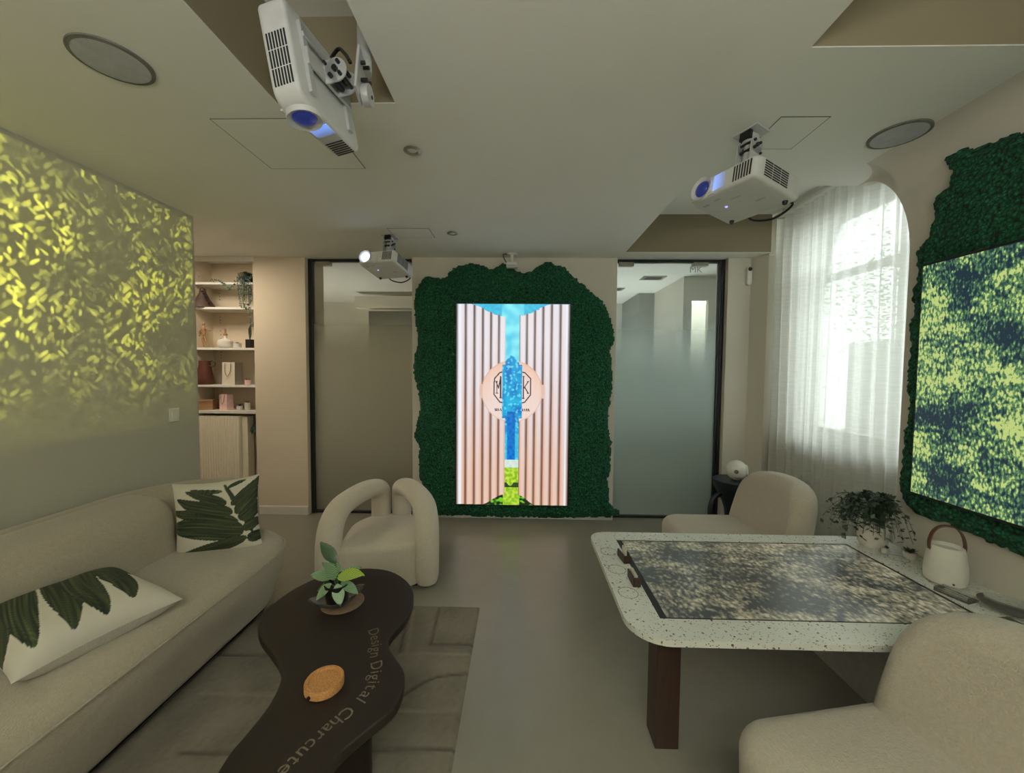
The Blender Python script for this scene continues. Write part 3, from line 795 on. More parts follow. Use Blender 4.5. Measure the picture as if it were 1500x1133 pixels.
# piping seam near the front edge
seam = [(-1.362, -.3, .385), (-1.362, 1.0, .385), (-1.362, 1.7, .385), (-1.362, 2.07, .385)]
for k in range(1, 7):
    a = math.radians(k*13); seam.append((-1.695+.333*math.cos(a), 2.07+.333*math.sin(a), .385))
MB().tube(seam, .0045, 6).build('piping', M['boucle'], sofa, smooth=True)
def sweep(prof, path, endround=.16, hold=0):
    """prof: closed list (offset toward room, z); path: list (x, y)"""
    P = [Vector(p) for p in path]; n = len(prof); vs = []; fs = []
    L = [0]
    for a, b in zip(P, P[1:]): L.append(L[-1]+(b-a).length)
    cz = sum(p[1] for p in prof)/n; co = sum(p[0] for p in prof)/n
    for i, p in enumerate(P):
        d = (P[min(i+1, len(P)-1)]-P[max(i-1, 0)]).normalized(); nr = Vector((d.y, -d.x))
        e = min(L[-1]-L[i], L[i]); s = 1 if e > endround else math.sqrt(max(0, 1-(1-e/endround)**2))
        s = max(s, .02)
        for (o, z) in prof:
            oo = co+(o-co)*s; zz = cz+(z-cz)*(.35+.65*s if z > cz else 1) if s < 1 else z
            if s < 1: zz = cz+(z-cz)*(hold+(1-hold)*(.55*s+.45*s**.5)); oo = co+(o-co)*(hold*.6+(1-hold*.6)*s)
            vs.append((p.x+nr.x*oo, p.y+nr.y*oo, zz))
    for i in range(len(P)-1):
        for k in range(n):
            k2 = (k+1) % n; fs.append((i*n+k, i*n+k2, (i+1)*n+k2, (i+1)*n+k))
    fs.append(tuple(range(n-1,-1,-1))); fs.append(tuple((len(P)-1)*n+k for k in range(n)))
    m = MB(); m.add(vs, fs); return m
def dens(path, step=.03):
    out = []
    for a, b in zip(path, path[1:]):
        a = Vector(a); b = Vector(b); k = max(1, int((b-a).length/step))
        for i in range(k): out.append(tuple(a+(b-a)*i/k))
    out.append(path[-1]); return out
path = [(-2.17, -.55), (-2.17, 1.98)]
for k in range(1, 9):
    a = math.radians(180-k*10.5); path.append((-1.81+.36*math.cos(a), 1.98+.36*math.sin(a)))
path += [(-1.66, 2.325)]
path = dens(path)
prof = smooth_closed([(-.12, .30), (-.13, .55), (-.115, .68), (-.05, .742), (.04, .72), (.10, .61), (.13, .45), (.13, .30)], 4)
sweep(prof, path, .13).build('backrest', M['boucle'], sofa, smooth=True)
path2 = dens([(-2.14, -.5), (-2.14, 2.07)], .025)
prof2 = smooth_closed([(-.10, .34), (-.115, .58), (-.10, .70), (-.03, .738), (.09, .735), (.19, .71), (.245, .63), (.255, .50), (.25, .41), (.1, .36)], 4)
sweep(prof2, path2, .06, .9).build('back_cushion', M['boucle'], sofa, smooth=True)

# pillows with palm print
def leafprint(u, v, seed, leaves):
    cream = rgb(214, 208, 190)
    c = cream
    for k, (x0, y0, x1, y1, w) in enumerate(leaves):
        dx, dy = x1-x0, y1-y0; L = math.hypot(dx, dy); dx /= L; dy /= L
        px, py = u-x0, v-y0; t = (px*dx+py*dy)/L
        if t < -.02 or t > 1.02: continue
        n = px*dy-py*dx+.10*w*math.sin(t*5+k)+.10*L*(t*t-t)*(1 if k % 2 else -1)
        hw = w*(math.sin(PI*max(0, min(1, t))**.75)**.55)
        if abs(n) < hw:
            st = .5+.5*noise.noise(Vector((n/w*7, t*1.6, k+seed)))+.25*noise.noise(Vector((n/w*16, t*3, k+seed)))
            c = lerp3(rgb(20, 30, 18), rgb(104, 114, 66), max(0, min(1, (st-.25)*1.2))**1.5)
            if abs(n) > hw*.9: c = lerp3(c, rgb(20, 28, 16), .6)
    return c
def zl(L): return [((a-786)/146, (210-b)/138, (c-786)/138, (210-d)/138, w/150) for a, b, c, d, w in L]
LEAVES_UP = zl([(820,85,915,300,9), (885,256,632,228,46), (890,285,610,345,26), (868,228,640,168,24), (850,195,672,125,26), (832,160,700,100,18), (818,112,715,96,10), (848,168,942,66,17), (862,200,942,110,24), (872,222,938,165,28), (880,255,942,236,20), (892,290,944,292,22), (835,100,885,80,9)])
LEAVES_FLAT = [(-.62,1.1,-1.05,-.66,.17), (-.24,1.1,-.72,-.80,.19), (.10,1.1,-.34,-.84,.19), (.42,1.1,.02,-.84,.21), (.68,1.1,.40,-.76,.20), (.45,1.02,1.02,.05,.24), (-.95,1.1,-1.25,-.3,.14)]
def pillow(label, size, thick, mtx, seed, spine, n=110):
    p = thing('throw_pillow', label, 'pillow', mtx.to_translation()); p.rotation_euler = mtx.to_euler()
    def f(sgn):
        def g(a, b):
            u = a*2-1; v = b*2-1
            px = u*(1-.09*(1-v*v)*1.0*abs(u)**3)*size/2; py = v*(1-.09*(1-u*u)*abs(v)**3)*size/2
            h = thick/2*((1-u**4)*(1-v**4))**.6*(1+.06*noise.noise(Vector((u*2.5, v*2.5, seed))))
            return (px, py, sgn*h)
        return g
    vs, fs = quadgrid(n, n, f(1)); me = bpy.data.meshes.new('printed_front'); me.from_pydata(vs, [], fs)
    paint(me, [leafprint(i/n*2-1, j/n*2-1, seed, spine) for j in range(n+1) for i in range(n+1)])
    finish('printed_front', me, M['pillow'], p, smooth=True)
    vs, fs = quadgrid(40, 40, f(-1)); m = MB(); m.add(vs, fs); m.build('back_cover', M['linen'], p, smooth=True)
    return p
def frame3(o, x, y):
    x = Vector(x).normalized(); y = Vector(y); y = (y-x*y.dot(x)).normalized(); z = x.cross(y)
    m = Matrix((x, y, z)).transposed().to_4x4(); m.translation = o; return m
pillow('square palm leaf pillow standing upright at the far end of the sofa', .43, .13, frame3((-1.70, 2.10, .60), (.41, .12, .03), (-.06, .10, 1)), 3, LEAVES_UP)
pillow('palm leaf pillow lying flat on the near part of the sofa seat', .46, .17, frame3((-1.68, 1.375, .508), (.30, .94, 0), (-.94, .30, .10)), 8, LEAVES_FLAT)

# ------------------------------------------------------------------ rug
def rugfn():
    nx, ny = 110, 170; X0, X1, Y0, Y1 = -1.51, -.235, -.15, 2.262
    dark = [((-.477,2.254),(-.455,1.93)), ((-.455,1.93),(-.235,1.934)), ((-.641,2.146),(-.60,1.87)), ((-.559,1.372),(-.231,1.384)), ((-1.5,1.82),(-1.15,1.834)), ((-1.25,1.34),(-.95,1.348)), ((-1.0,2.2),(-1.0,1.8)), ((-1.0,.8),(-.25,.8))]
    arc = [(-.52,1.60),(-.481,1.638),(-.428,1.692),(-.377,1.721),(-.316,1.735),(-.237,1.746)]
    dark += list(zip(arc, arc[1:]))
    lite = [((-.596,1.855),(-.237,1.867)), ((-.509,1.535),(-.253,1.549)), ((-.62,2.2),(-.56,1.86)), ((-1.4,1.6),(-.9,1.6))]
    vs, fs = [], []; cols = []
    for j in range(ny+1):
        for i in range(nx+1):
            x = X0+(X1-X0)*i/nx; y = Y0+(Y1-Y0)*j/ny
            dd = min(segd(x, y, *a, *b) for a, b in dark); dl = min(segd(x, y, *a, *b) for a, b in lite)
            e = min(i, nx-i, j, ny-j)
            h = .014-.006*max(0, 1-dd/.012)+.001*noise.noise(Vector((x*60, y*60, 0)))
            if e == 0: h = .001
            vs.append((x, y, h))
            c = lerp3(rgb(98,92,78), rgb(130,123,106), .5+.5*noise.noise(Vector((x*7, y*7, 0)))+.3*noise.noise(Vector((x*50, y*50, 2))))
            c = lerp3(c, rgb(56,51,42), .75*max(0, 1-dd/.013)); c = lerp3(c, rgb(156,148,130), .4*max(0, 1-dl/.012))
            cols.append(c)
    fs = [(j*(nx+1)+i, j*(nx+1)+i+1, (j+1)*(nx+1)+i+1, (j+1)*(nx+1)+i) for j in range(ny) for i in range(nx)]
    me = bpy.data.meshes.new('rug'); me.from_pydata(vs, [], fs); paint(me, cols)
    return finish('rug', me, M['rug'], smooth=True)
tag(rugfn(), 'grey carved wool rug under the coffee table', 'rug')

# ------------------------------------------------------------------ coffee table
ct = thing('coffee_table', 'dark brown coffee table with a wavy free-form top', 'table', (0,0,0))
o = [(-.74,1.952),(-.63,1.911),(-.531,1.815),(-.48,1.704),(-.471,1.569),(-.496,1.467),(-.494,1.406),(-.443,1.339),(-.394,1.277),(-.375,1.20),(-.385,1.13),(-.444,1.05),(-.485,.98),(-.50,.88),(-.47,.76),(-.46,.66),(-.52,.56),(-.63,.53),(-.74,.58),(-.79,.68),(-.80,.80),(-.775,.90),(-.782,.981),(-.777,1.036),(-.773,1.125),(-.793,1.218),(-.837,1.287),(-.917,1.357),(-1.011,1.434),(-1.069,1.513),(-1.092,1.622),(-1.064,1.76),(-.991,1.871),(-.87,1.942)]
soft(smooth_closed(o, 4), .36, .40, .006, rbot=.012, nr=3).build('tabletop', M['tablebrown'], ct, smooth='auto')
for (px, py, a) in ((-.60, 1.22, .2), (-.80, 1.62, -.4), (-.62, .72, 0)):
    pd = smooth_closed([(.10*math.cos(k*PI/6)*(1+.12*math.sin(3*k*PI/6+a)), .075*math.sin(k*PI/6)) for k in range(12)], 4)
    pg = prism(pd, .014, .362); pg.build('leg', M['tablebrown'], ct, smooth='auto', loc=(px, py, .002), rot=(0, 0, a))
# curved pale lettering along the right edge, painted in place of projected light
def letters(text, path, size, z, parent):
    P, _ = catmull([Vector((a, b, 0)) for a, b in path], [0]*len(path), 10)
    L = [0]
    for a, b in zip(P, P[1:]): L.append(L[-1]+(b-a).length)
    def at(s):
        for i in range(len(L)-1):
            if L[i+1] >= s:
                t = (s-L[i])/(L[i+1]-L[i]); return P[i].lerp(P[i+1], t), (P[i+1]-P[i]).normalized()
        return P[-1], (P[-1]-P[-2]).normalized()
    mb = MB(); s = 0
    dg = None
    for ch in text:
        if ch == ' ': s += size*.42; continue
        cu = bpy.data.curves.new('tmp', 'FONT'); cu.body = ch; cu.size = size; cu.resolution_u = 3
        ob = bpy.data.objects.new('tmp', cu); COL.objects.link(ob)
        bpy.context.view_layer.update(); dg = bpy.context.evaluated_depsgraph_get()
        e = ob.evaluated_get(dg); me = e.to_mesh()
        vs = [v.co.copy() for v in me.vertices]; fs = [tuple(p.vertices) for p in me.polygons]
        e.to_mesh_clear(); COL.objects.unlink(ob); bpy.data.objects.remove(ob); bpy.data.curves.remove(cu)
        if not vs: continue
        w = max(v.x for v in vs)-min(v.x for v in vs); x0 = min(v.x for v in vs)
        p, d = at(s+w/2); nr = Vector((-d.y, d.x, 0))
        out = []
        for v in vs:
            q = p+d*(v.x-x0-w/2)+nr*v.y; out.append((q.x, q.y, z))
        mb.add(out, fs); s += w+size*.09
    return mb.build('projected_lettering', M['projtext'], parent)
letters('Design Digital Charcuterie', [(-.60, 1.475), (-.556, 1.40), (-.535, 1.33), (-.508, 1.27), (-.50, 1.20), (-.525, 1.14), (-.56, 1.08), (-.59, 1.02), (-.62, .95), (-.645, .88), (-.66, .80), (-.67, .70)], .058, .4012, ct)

# tray, plate, plant
tag(MB().lathe([(.002,.0),(.085,.0),(.09,.003),(.085,.006),(.06,.004),(.002,.004)], 48).build('round_plate', M['brownplate'], smooth='auto', loc=(-.785, 1.655, .4005)), 'smoked round plate under the glass dish on the coffee table', 'plate')
gd = [];
vs = []; fs = []; nn = 40; rings = [(.03, .006), (.05, .008), (.07, .018), (.088, .034), (.092, .036), (.09, .032), (.07, .012), (.048, .003), (.03, 0.0)]
for (r, h) in rings:
    for k in range(nn):
        a = 2*PI*k/nn; s = 1+.22*math.cos(4*a)*(r/.09)**2 - .03; lift = .014*(math.cos(4*a)*.5+.5)*(r/.09)**3
        vs.append((r*s*math.cos(a)*1.05, r*s*math.sin(a)*.88, h+lift))
for i in range(len(rings)-1):
    for k in range(nn): fs.append((i*nn+k, i*nn+(k+1) % nn, (i+1)*nn+(k+1) % nn, (i+1)*nn+k))
fs.append(tuple(range(nn))); fs.append(tuple((len(rings)-1)*nn+k for k in range(nn)))
mb = MB(); mb.add(vs, fs)
tag(mb.build('glass_dish', M['glass'], smooth=True, loc=(-.80, 1.635, .408), rot=(0,0,.6)), 'wavy clear glass dish holding the plant pot', 'dish')
def leaf_mesh(mb, base, direction, up, length, width, curl=.25, n=6, uvs=None):
    d = Vector(direction).normalized(); u = Vector(up); u = (u-d*u.dot(d)).normalized(); w = d.cross(u)
    o = len(mb.v)
    for i in range(n+1):
        t = i/n; c = Vector(base)+d*length*t-u*curl*length*t*t
        hw = width/2*math.sin(PI*min(1, t*.96+.02))**.8*(1.15-.4*t)
        for k in (-1, 0, 1): mb.v.append(tuple(c+w*hw*k+u*(abs(k)*width*.12)))
    for i in range(n):
        for k in (0, 1): a = o+i*3+k; mb.f.append((a, a+1, a+4, a+3))
def uvify(obj, s=1.0):
    me = obj.data; uv = me.uv_layers.new(name='UVMap')
    # uv from position within leaf: 21 verts per leaf (n=6)
    for lp in me.loops:
        v = lp.vertex_index % 21; uv.data[lp.index].uv = ((v % 3)*.5*s, (v//3)/6*s)
pt = thing('potted_plant', 'small potted plant with striped green leaves on the coffee table', 'plant', (-.80, 1.635, .4175))
pt.scale = (1.15, 1.15, 1.15)
MB().lathe([(.034,0),(.04,.01),(.044,.055),(.046,.075),(.042,.075),(.040,.062),(.004,.062)], 28).build('pot', M['pot_dark'], pt, smooth='auto')
MB().lathe([(.002,.060),(.039,.062),(.039,.055),(.002,.055)], 20).build('soil', M['soil'], pt)
lv = {'calathea': [((0,-.02,.10),(-.1,-.35,.9),.085,.052), ((-.015,0,.09),(-1,-.1,.4),.085,.055), ((-.01,-.02,.08),(-.75,-.55,-.5),.07,.045), ((.01,-.02,.08),(.4,-.6,-.6),.075,.045), ((.01,.01,.09),(.6,.6,.3),.08,.05), ((0,0,.1),(-.5,.5,.5),.08,.05), ((.02,-.01,.08),(1,-.2,-.3),.075,.04)],
      'calathea_lime': [((.01,-.01,.10),(1,-.25,.45),.105,.062)],
      'calathea_dark': [((-.005,0,.15),(-.55,.1,.8),.10,.05), ((-.02,-.01,.075),(-.9,.1,-.3),.07,.04)]}
for nm, ls in lv.items():
    for (b, d, ln, wd) in ls:
        mb = MB(); leaf_mesh(mb, b, d, (0, -.4, 1), ln, wd, .3); ob = mb.build('leaf', M[nm], pt, smooth=True); uvify(ob, 2.5)
st = MB()
for (b, d, ln, wd) in sum(lv.values(), []): st.tube([(0,0,.058), (b[0]*.6, b[1]*.6, (b[2]+.06)/2), b], .0022, 6)
st.build('stem', M['leaf'], pt, smooth=True)
ck = thing('cork_coaster', 'round cork coaster with a raised rim on the coffee table', 'coaster', (-.635, 1.203, .4005))
MB().lathe([(.002,0),(.056,0),(.06,.004),(.06,.026),(.057,.03),(.049,.03),(.046,.022),(.014,.022),(.012,.025),(.002,.025)], 48).build('body', M['cork'], ck, smooth='auto')
MB().lathe([(.006,0),(.006,.004)], 12, Matrix.Translation((-.02,-.057,.013)) @ Matrix.Rotation(PI/2,4,'X')).build('notch', M['black'], ck, smooth='auto')

# ------------------------------------------------------------------ loop-arm armchair
ac = thing('armchair', 'white boucle armchair with two thick looped arms by the left glass door', 'armchair', (-.965, 2.69, 0), math.radians(10))
ac.scale = (.93, .95, .79)
def fr_(u, v, h): return (u, v, h)
so = rrect(-.285, .285, -.30, .36, (.085, .27, .27, .085), 10)
soft(so, .02, .375, .055, dome=.02, rbot=.012, nr=7).build('seat', M['bouclew'], ac, smooth=True)
for s in (-1, 1):
    P = [(.335*s, -.255, .03), (.335*s, -.255, .10), (.335*s, -.25, .25), (.335*s, -.235, .40), (.328*s, -.19, .53), (.30*s, -.09, .625), (.235*s, .05, .665), (.165*s, .18, .675), (.105*s, .27, .655), (.085*s, .315, .59), (.084*s, .325, .48), (.084*s, .325, .36), (.084*s, .325, .20)]
    rr = [.072, .084, .086, .086, .086, .086, .086, .086, .084, .081, .080, .080, .080]
    MB().tube(P, rr, 24, sub=6).build('arm', M['bouclew'], ac, smooth=True)
MB().box(-.27, .27, -.26, .3, 0, .025).build('base', M['black'], ac)

# ------------------------------------------------------------------ swivel lounge chairs (right)
def lounge(label, loc, rz):
    """local: faces -x, width along y, seam at x=0"""
    c = thing('lounge_chair', label, 'chair', loc, rz)
    so = rrect(-.52, .12, -.335, .335, (.11, .11, .13, .13), 8)
    soft(so, .05, .43, .06, dome=.018, rbot=.05, flare=.02, nr=7).build('seat', M['bouclel'], c, smooth=True)
    # back: outline in (y,z), thickness along x leaning back, curved
    bo = []
    W = .31
    pts = [(-W*.93, .20), (-W, .36), (-W*.99, .52), (-W*.90, .685), (-W*.60, .772), (0, .795), (W*.60, .772), (W*.90, .685), (W*.99, .52), (W, .36), (W*.93, .20)]
    bo = smooth_closed(pts, 4)
    def fm(u, v, h):
        lean = (v-.40)*.20; wrap = -.10*(u/W)**2*.6
        return (h+lean+wrap+.0, u, v)
    soft(bo, -.0, .17, .07, dome=.012, rbot=.07, nr=8, frame=lambda u, v, h: fm(u, v, h)).build('backrest', M['bouclel'], c, smooth=True)
    MB().lathe([(.26,0),(.26,.03),(.05,.04),(.05,.06)], 40, Matrix.Translation((-.15,0,0))).build('swivel_base', M['black'], c, smooth='auto')
    return c
lounge('cream boucle lounge chair behind the terrazzo table, beside the curtain', (1.515, 2.43, 0), 0)
lounge('cream boucle lounge chair in the near right corner, in front of the table', (1.17, .875, 0), math.radians(10))

# ------------------------------------------------------------------ terrazzo table
TZ = .58
tt = thing('terrazzo_table', 'speckled terrazzo table with an inset screen on dark wooden legs', 'table', (0,0,0))
to = rrect(.372, XR-.003, 1.212, 2.04, (.003, .003, .085, .13), 10)
sx0, sx1, sy0, sy1 = .497, 1.66, 1.322, 1.95
# top with rectangular opening: build as four-sided ring
def ringtop(outer, hole, z0, z1):
    x0, x1, y0, y1 = hole; cx, cy = (x0+x1)/2, (y0+y1)/2
    inner = []
    for (x, y) in outer:
        dx, dy = x-cx, y-cy; t = min(((x1-cx)/abs(dx)) if dx else 9, ((y1-cy)/abs(dy)) if dy else 9); inner.append((cx+dx*t, cy+dy*t))
    # insert hole corners by snapping nearest
    for c in ((x0,y0),(x1,y0),(x1,y1),(x0,y1)):
        i = min(range(len(inner)), key=lambda k: (inner[k][0]-c[0])**2+(inner[k][1]-c[1])**2); inner[i] = c
    n = len(outer); vs = [(x,y,z1) for x,y in outer]+[(x,y,z1) for x,y in inner]+[(x,y,z0) for x,y in outer]+[(x,y,z0) for x,y in inner]
    fs = []
    for i in range(n):
        j = (i+1)%n
        fs += [(i,j,n+j,n+i),(2*n+j,2*n+i,3*n+i,3*n+j),(i,2*n+i,2*n+j,j),(n+j,3*n+j,3*n+i,n+i)]
    m = MB(); m.add(vs, fs); return m
dense = []
for i in range(len(to)):
    a, b = Vector(to[i]), Vector(to[(i+1)%len(to)]); k = max(1, int((b-a).length/.02))
    for j in range(k): dense.append(tuple(a+(b-a)*j/k))
ringtop(dense, (sx0, sx1, sy0, sy1), TZ-.022, TZ).build('tabletop', M['terrazzo'], tt)
MB().box(sx0+.001, sx1-.001, sy0+.001, sy1-.001, TZ-.03, TZ-.0035).build('screen_bezel', M['black'], tt)
MB().box(sx0+.027, sx1-.016, sy0+.011, sy1-.012, TZ-.0035, TZ-.002).build('display', M['forest_table'], tt)
for (x, y) in ((.572, 1.47),):
    MB().box(x-.045, x+.045, y-.05, y+.05, 0, TZ-.03).build('leg', M['walnut'], tt, bevel=.003)
MB().box(.617, 1.53, 1.44, 1.50, TZ-.19, TZ-.03).build('apron', M['walnut'], tt, bevel=.003)
MB().box(1.53, 1.56, 1.22, 2.03, 0, TZ-.03).build('support_panel', simple('grey_panel', rgb(176, 174, 170), .6), tt, bevel=.002)
for (x, y) in ((.436, 1.823), (.434, 1.647), (.43, 1.463)):
    pass
for (x, y) in ((.43, 1.815), (.428, 1.65), (.428, 1.475), (1.775, 1.80)):
    MB().lathe([(.036,.0002),(.0365,.0008),(.0385,.0008),(.039,.0002)], 40, Matrix.Translation((x, y, TZ)), cap=False).build('cup_ring', simple('ring_groove', rgb(150, 150, 142), .5) if 'ring_groove' not in bpy.data.materials else bpy.data.materials['ring_groove'], tt, smooth='auto')
# wooden holders
def holder(loc, rz, label, content):
    h = thing('card_holder', label, 'holder', loc, rz)
    m = MB(); m.box(-.016, -.009, -.042, .042, 0, .034); m.box(.009, .016, -.042, .042, 0, .034); m.box(-.009, .009, -.042, .042, 0, .01); m.box(-.009, .009, -.042, -.032, .01, .034)
    m.build('body', M['walnut'], h, bevel=.0015)
holder((.482, 1.74, TZ), .12, 'dark wooden holder block near the far corner of the table screen', 0)
holder((.474, 1.555, TZ), .0, 'dark wooden holder block beside the middle of the table edge', 1)
cs = MB()
for k in range(5): cs.box(-.0065+k*.0026, -.0045+k*.0026, -.03, .038, .0105, .040)
tag(cs.build('card_stack', M['stone'], loc=(.474, 1.555, TZ)), 'white cards standing in the nearer wooden holder', 'cards')
bm_ = soft([(.007*math.cos(a/12*2*PI), .024*math.sin(a/12*2*PI)) for a in range(12)], .0105, .062, .006, dome=.004)
tag(bm_.build('white_stone', M['stone'], smooth=True, loc=(.482, 1.735, TZ), rot=(0,0,.12)), 'smooth white stone standing in the farther wooden holder', 'stone')

# trailing plants
def foliage(nstrand, seed, spread, drop, leafsize, h0, bias=(0,0), rise=.06, per=14, gauss=.5, floorz=None, xlim=None, ylim=None):
    rnd = random.Random(seed); lf = MB(); stm = MB()
    for i in range(nstrand):
        a = rnd.uniform(0, 2*PI); R0 = spread*rnd.uniform(.25, 1); dz = drop*rnd.uniform(.1, 1)
        ex = R0*math.cos(a)+bias[0]*rnd.random(); ey = R0*math.sin(a)+bias[1]*rnd.random()
        pts = []
        for k in range(8):
            t = k/7; z = h0+rise*math.sin(t*PI*.8)*rnd.uniform(.9, 1.1)*1.3-dz*t**2.2
            if floorz is not None: z = max(z, floorz)
            x, y = ex*t, ey*t
            if xlim is not None: x = max(xlim[0], min(xlim[1], x))
            if ylim is not None: y = max(ylim[0], min(ylim[1], y))
            pts.append(Vector((x, y, z)))
        P, _ = catmull(pts, [0]*8, 3)
        stm.tube(P[::2], .0011, 4, cap=False)
        for j in range(per):
            q = P[min(len(P)-1, int((j+.5)/per*len(P)))]
            d = Vector((rnd.gauss(0, 1), rnd.gauss(0, 1), rnd.gauss(0, .6))).normalized(); u = Vector((rnd.gauss(0,.5), rnd.gauss(0,.5), 1)).normalized()
            w = d.cross(u).normalized(); s = leafsize*rnd.uniform(.6, 1.15)
            o = len(lf.v); lf.v += [tuple(q), tuple(q+d*s*.5+w*s*.3), tuple(q+d*s), tuple(q+d*s*.5-w*s*.3)]
            lf.f.append((o, o+1, o+2, o+3))
    return lf, stm
def trailing(label, loc, args, mat, pot=None, potmat='pot_white', name='trailing_plant', leafmin=None):
    p = thing(name, label, 'plant', loc)
    lf, sm = foliage(**args)
    if leafmin is not None: lf.v = [(x, y, max(leafmin, z)) for x, y, z in lf.v]
    if args.get('xlim'): lf.v = [(max(args['xlim'][0]-.02, min(args['xlim'][1], x)), y, z) for x, y, z in lf.v]
    if args.get('ylim'): lf.v = [(x, max(args['ylim'][0]-.02, min(args['ylim'][1], y)), z) for x, y, z in lf.v]
    fo = lf.build('foliage', M[mat], p); sm.build('stem', M['leafdark'], p)
    if pot: MB().lathe(pot, 28).build('pot', M[potmat], p, smooth='auto')
    return p
trailing('bushy trailing plant at the wall end of the terrazzo table', (1.77, 1.93, TZ), dict(nstrand=150, seed=3, spread=.15, drop=.17, leafsize=.029, h0=.17, bias=(-.10, -.04), rise=.075, per=15, floorz=.012, xlim=(-.4, .09), ylim=(-.3, .3)), 'leafdark',
         [(.045,0),(.058,.02),(.062,.10),(.058,.135),(.053,.135),(.055,.10),(.004,.09)], leafmin=.006)
sp = thing('succulent', 'tiny dark succulent in a white pot between the trailing plant and the lamp', 'plant', (1.825, 1.80, TZ))
MB().lathe([(.016,0),(.022,.006),(.025,.03),(.022,.032),(.020,.026),(.003,.026)], 20).build('pot', M['pot_white'], sp, smooth='auto')
m = MB()
for k in range(16):
    a = k*2.4; leaf_mesh(m, (0,0,.026), (math.cos(a), math.sin(a), .5+.06*k), (0,0,1), .032, .013, .15)
m.build('leaves', M['leafdark'], sp, smooth=True)
tag(soft(smooth_closed([(.02,0),(.012,.014),(-.012,.012),(-.018,-.004),(-.004,-.014)],4), 0, .03, .012, dome=.004).build('pebble', M['stone'], smooth=True, loc=(1.755, 1.845, TZ)), 'white pebble beside the tiny succulent', 'stone')
# lantern
la = thing('table_lantern', 'white portable lantern with a brown leather handle on the terrazzo table', 'lamp', (1.775, 1.605, TZ))
MB().lathe([(.052,0),(.062,.006),(.065,.03),(.063,.08),(.057,.125),(.052,.15),(.048,.154),(.044,.150),(.040,.140),(.003,.138)], 40).build('body', M['lampbody'], la, smooth='auto')
ha = [(.052*s*1.0, 0, .13) for s in (-1,)]
hp = [(-.053,0,.125), (-.056,0,.16), (-.045,0,.205), (-.02,0,.232), (.02,0,.232), (.045,0,.205), (.056,0,.16), (.053,0,.125)]
P, _ = catmull([Vector(p) for p in hp], [0]*len(hp), 6)
vs = []; fs = []
for i, p in enumerate(P):
    d = (P[min(i+1,len(P)-1)]-P[max(i-1,0)]).normalized(); u = Vector((0,1,0)).cross(d)
    for (a, b) in ((-.009,-.002),(.009,-.002),(.009,.002),(-.009,.002)): vs.append(tuple(p+Vector((0,1,0))*a+u*b))
for i in range(len(P)-1):
    for k in range(4): fs.append((i*4+k, i*4+(k+1)%4, (i+1)*4+(k+1)%4, (i+1)*4+k))
fs += [(0,1,2,3), tuple(len(P)*4-4+k for k in range(4))]
m = MB(); m.add(vs, fs); m.build('handle', M['leather'], la, smooth='auto', rot=(0,0,-.35))
MB().lathe([(.004,0),(.004,.003)], 12, Matrix.Translation((-.028,-.057,.018)) @ Matrix.Rotation(PI/2,4,'X')).build('switch', M['ornament'], la)
tag(MB().lathe([(.002,0),(.04,0),(.075,.012),(.085,.022),(.081,.022),(.07,.015),(.04,.004),(.002,.004)], 48).build('glass_plate', M['glass'], smooth='auto', loc=(1.80, 1.405, TZ+.0005)), 'round clear glass plate beside the lantern on the table strip', 'plate')
for (x, y, a, lb) in ((1.705, 1.50, .3, 'low square glass tray just in front of the lantern'), (1.715, 1.30, .1, 'low square glass tray nearest the front edge of the table strip')):
    m = ringtop([tuple(v) for v in dens([(-.032,-.05),(.032,-.05),(.032,.05),(-.032,.05),(-.032,-.05)], .01)[:-1]], (-.024,.024,-.042,.042), .004, .016)
    m.box(-.032, .032, -.05, .05, 0, .004)
    tag(m.build('glass_tray', M['glass'], loc=(x, y, TZ+.0005), rot=(0,0,a)), lb, 'tray')

# ------------------------------------------------------------------ side table and ball speaker
sd = thing('side_table', 'black sculptural side table with curved legs beside the far lounge chair', 'table', (1.73, 3.10, 0))
MB().lathe([(.002,.575),(.155,.575),(.16,.57),(.155,.555),(.15,.52),(.12,.46),(.09,.40),(.07,.34),(.055,.20),(.055,.05),(.06,0),(.002,0)], 40).build('tabletop', M['petrol'], sd, smooth='auto')
for k in range(3):
    a = math.radians(190+k*120); c, s = math.cos(a), math.sin(a)
    MB().tube([(.11*c,.11*s,.47),(.17*c,.17*s,.44),(.205*c,.205*s,.36),(.20*c,.20*s,.2),(.16*c,.16*s,.07),(.10*c,.10*s,.03),(.03*c,.03*s,.03)], .02, 12, sub=6).build('leg', M['petrol'], sd, smooth=True)
bs = thing('ball_speaker', 'white round ball speaker on the black side table', 'speaker', (1.745, 3.10, .576), rot=(0,0,0))
vs = []
m = MB(); m.lathe([(.022,0)]+[(.078*math.sin(a), .078-.078*math.cos(a)) for a in [math.radians(x) for x in range(18, 180, 9)]]+[(.002,.156)], 36)
m.build('shell', M['ball'], bs, smooth=True)
tm = Matrix.Translation((0,0,.078)) @ Vector((-.5,-.86,.02)).normalized().to_track_quat('Z','Y').to_matrix().to_4x4() @ Matrix.Translation((0,0,.0755))
MB().lathe([(.016,-.004),(.016,.002),(.012,.004),(.006,.003),(.004,.005),(.002,.005)], 24, tm).build('driver', M['hair'], bs, smooth='auto')
tm = Matrix.Translation((0,0,.078)) @ Vector((.85,-.5,.1)).normalized().to_track_quat('Z','Y').to_matrix().to_4x4() @ Matrix.Translation((0,0,.066))
MB().lathe([(.045,-.004),(.043,.008),(.030,.013),(.002,.014)], 28, tm).build('side_driver', M['white'], bs, smooth='auto')

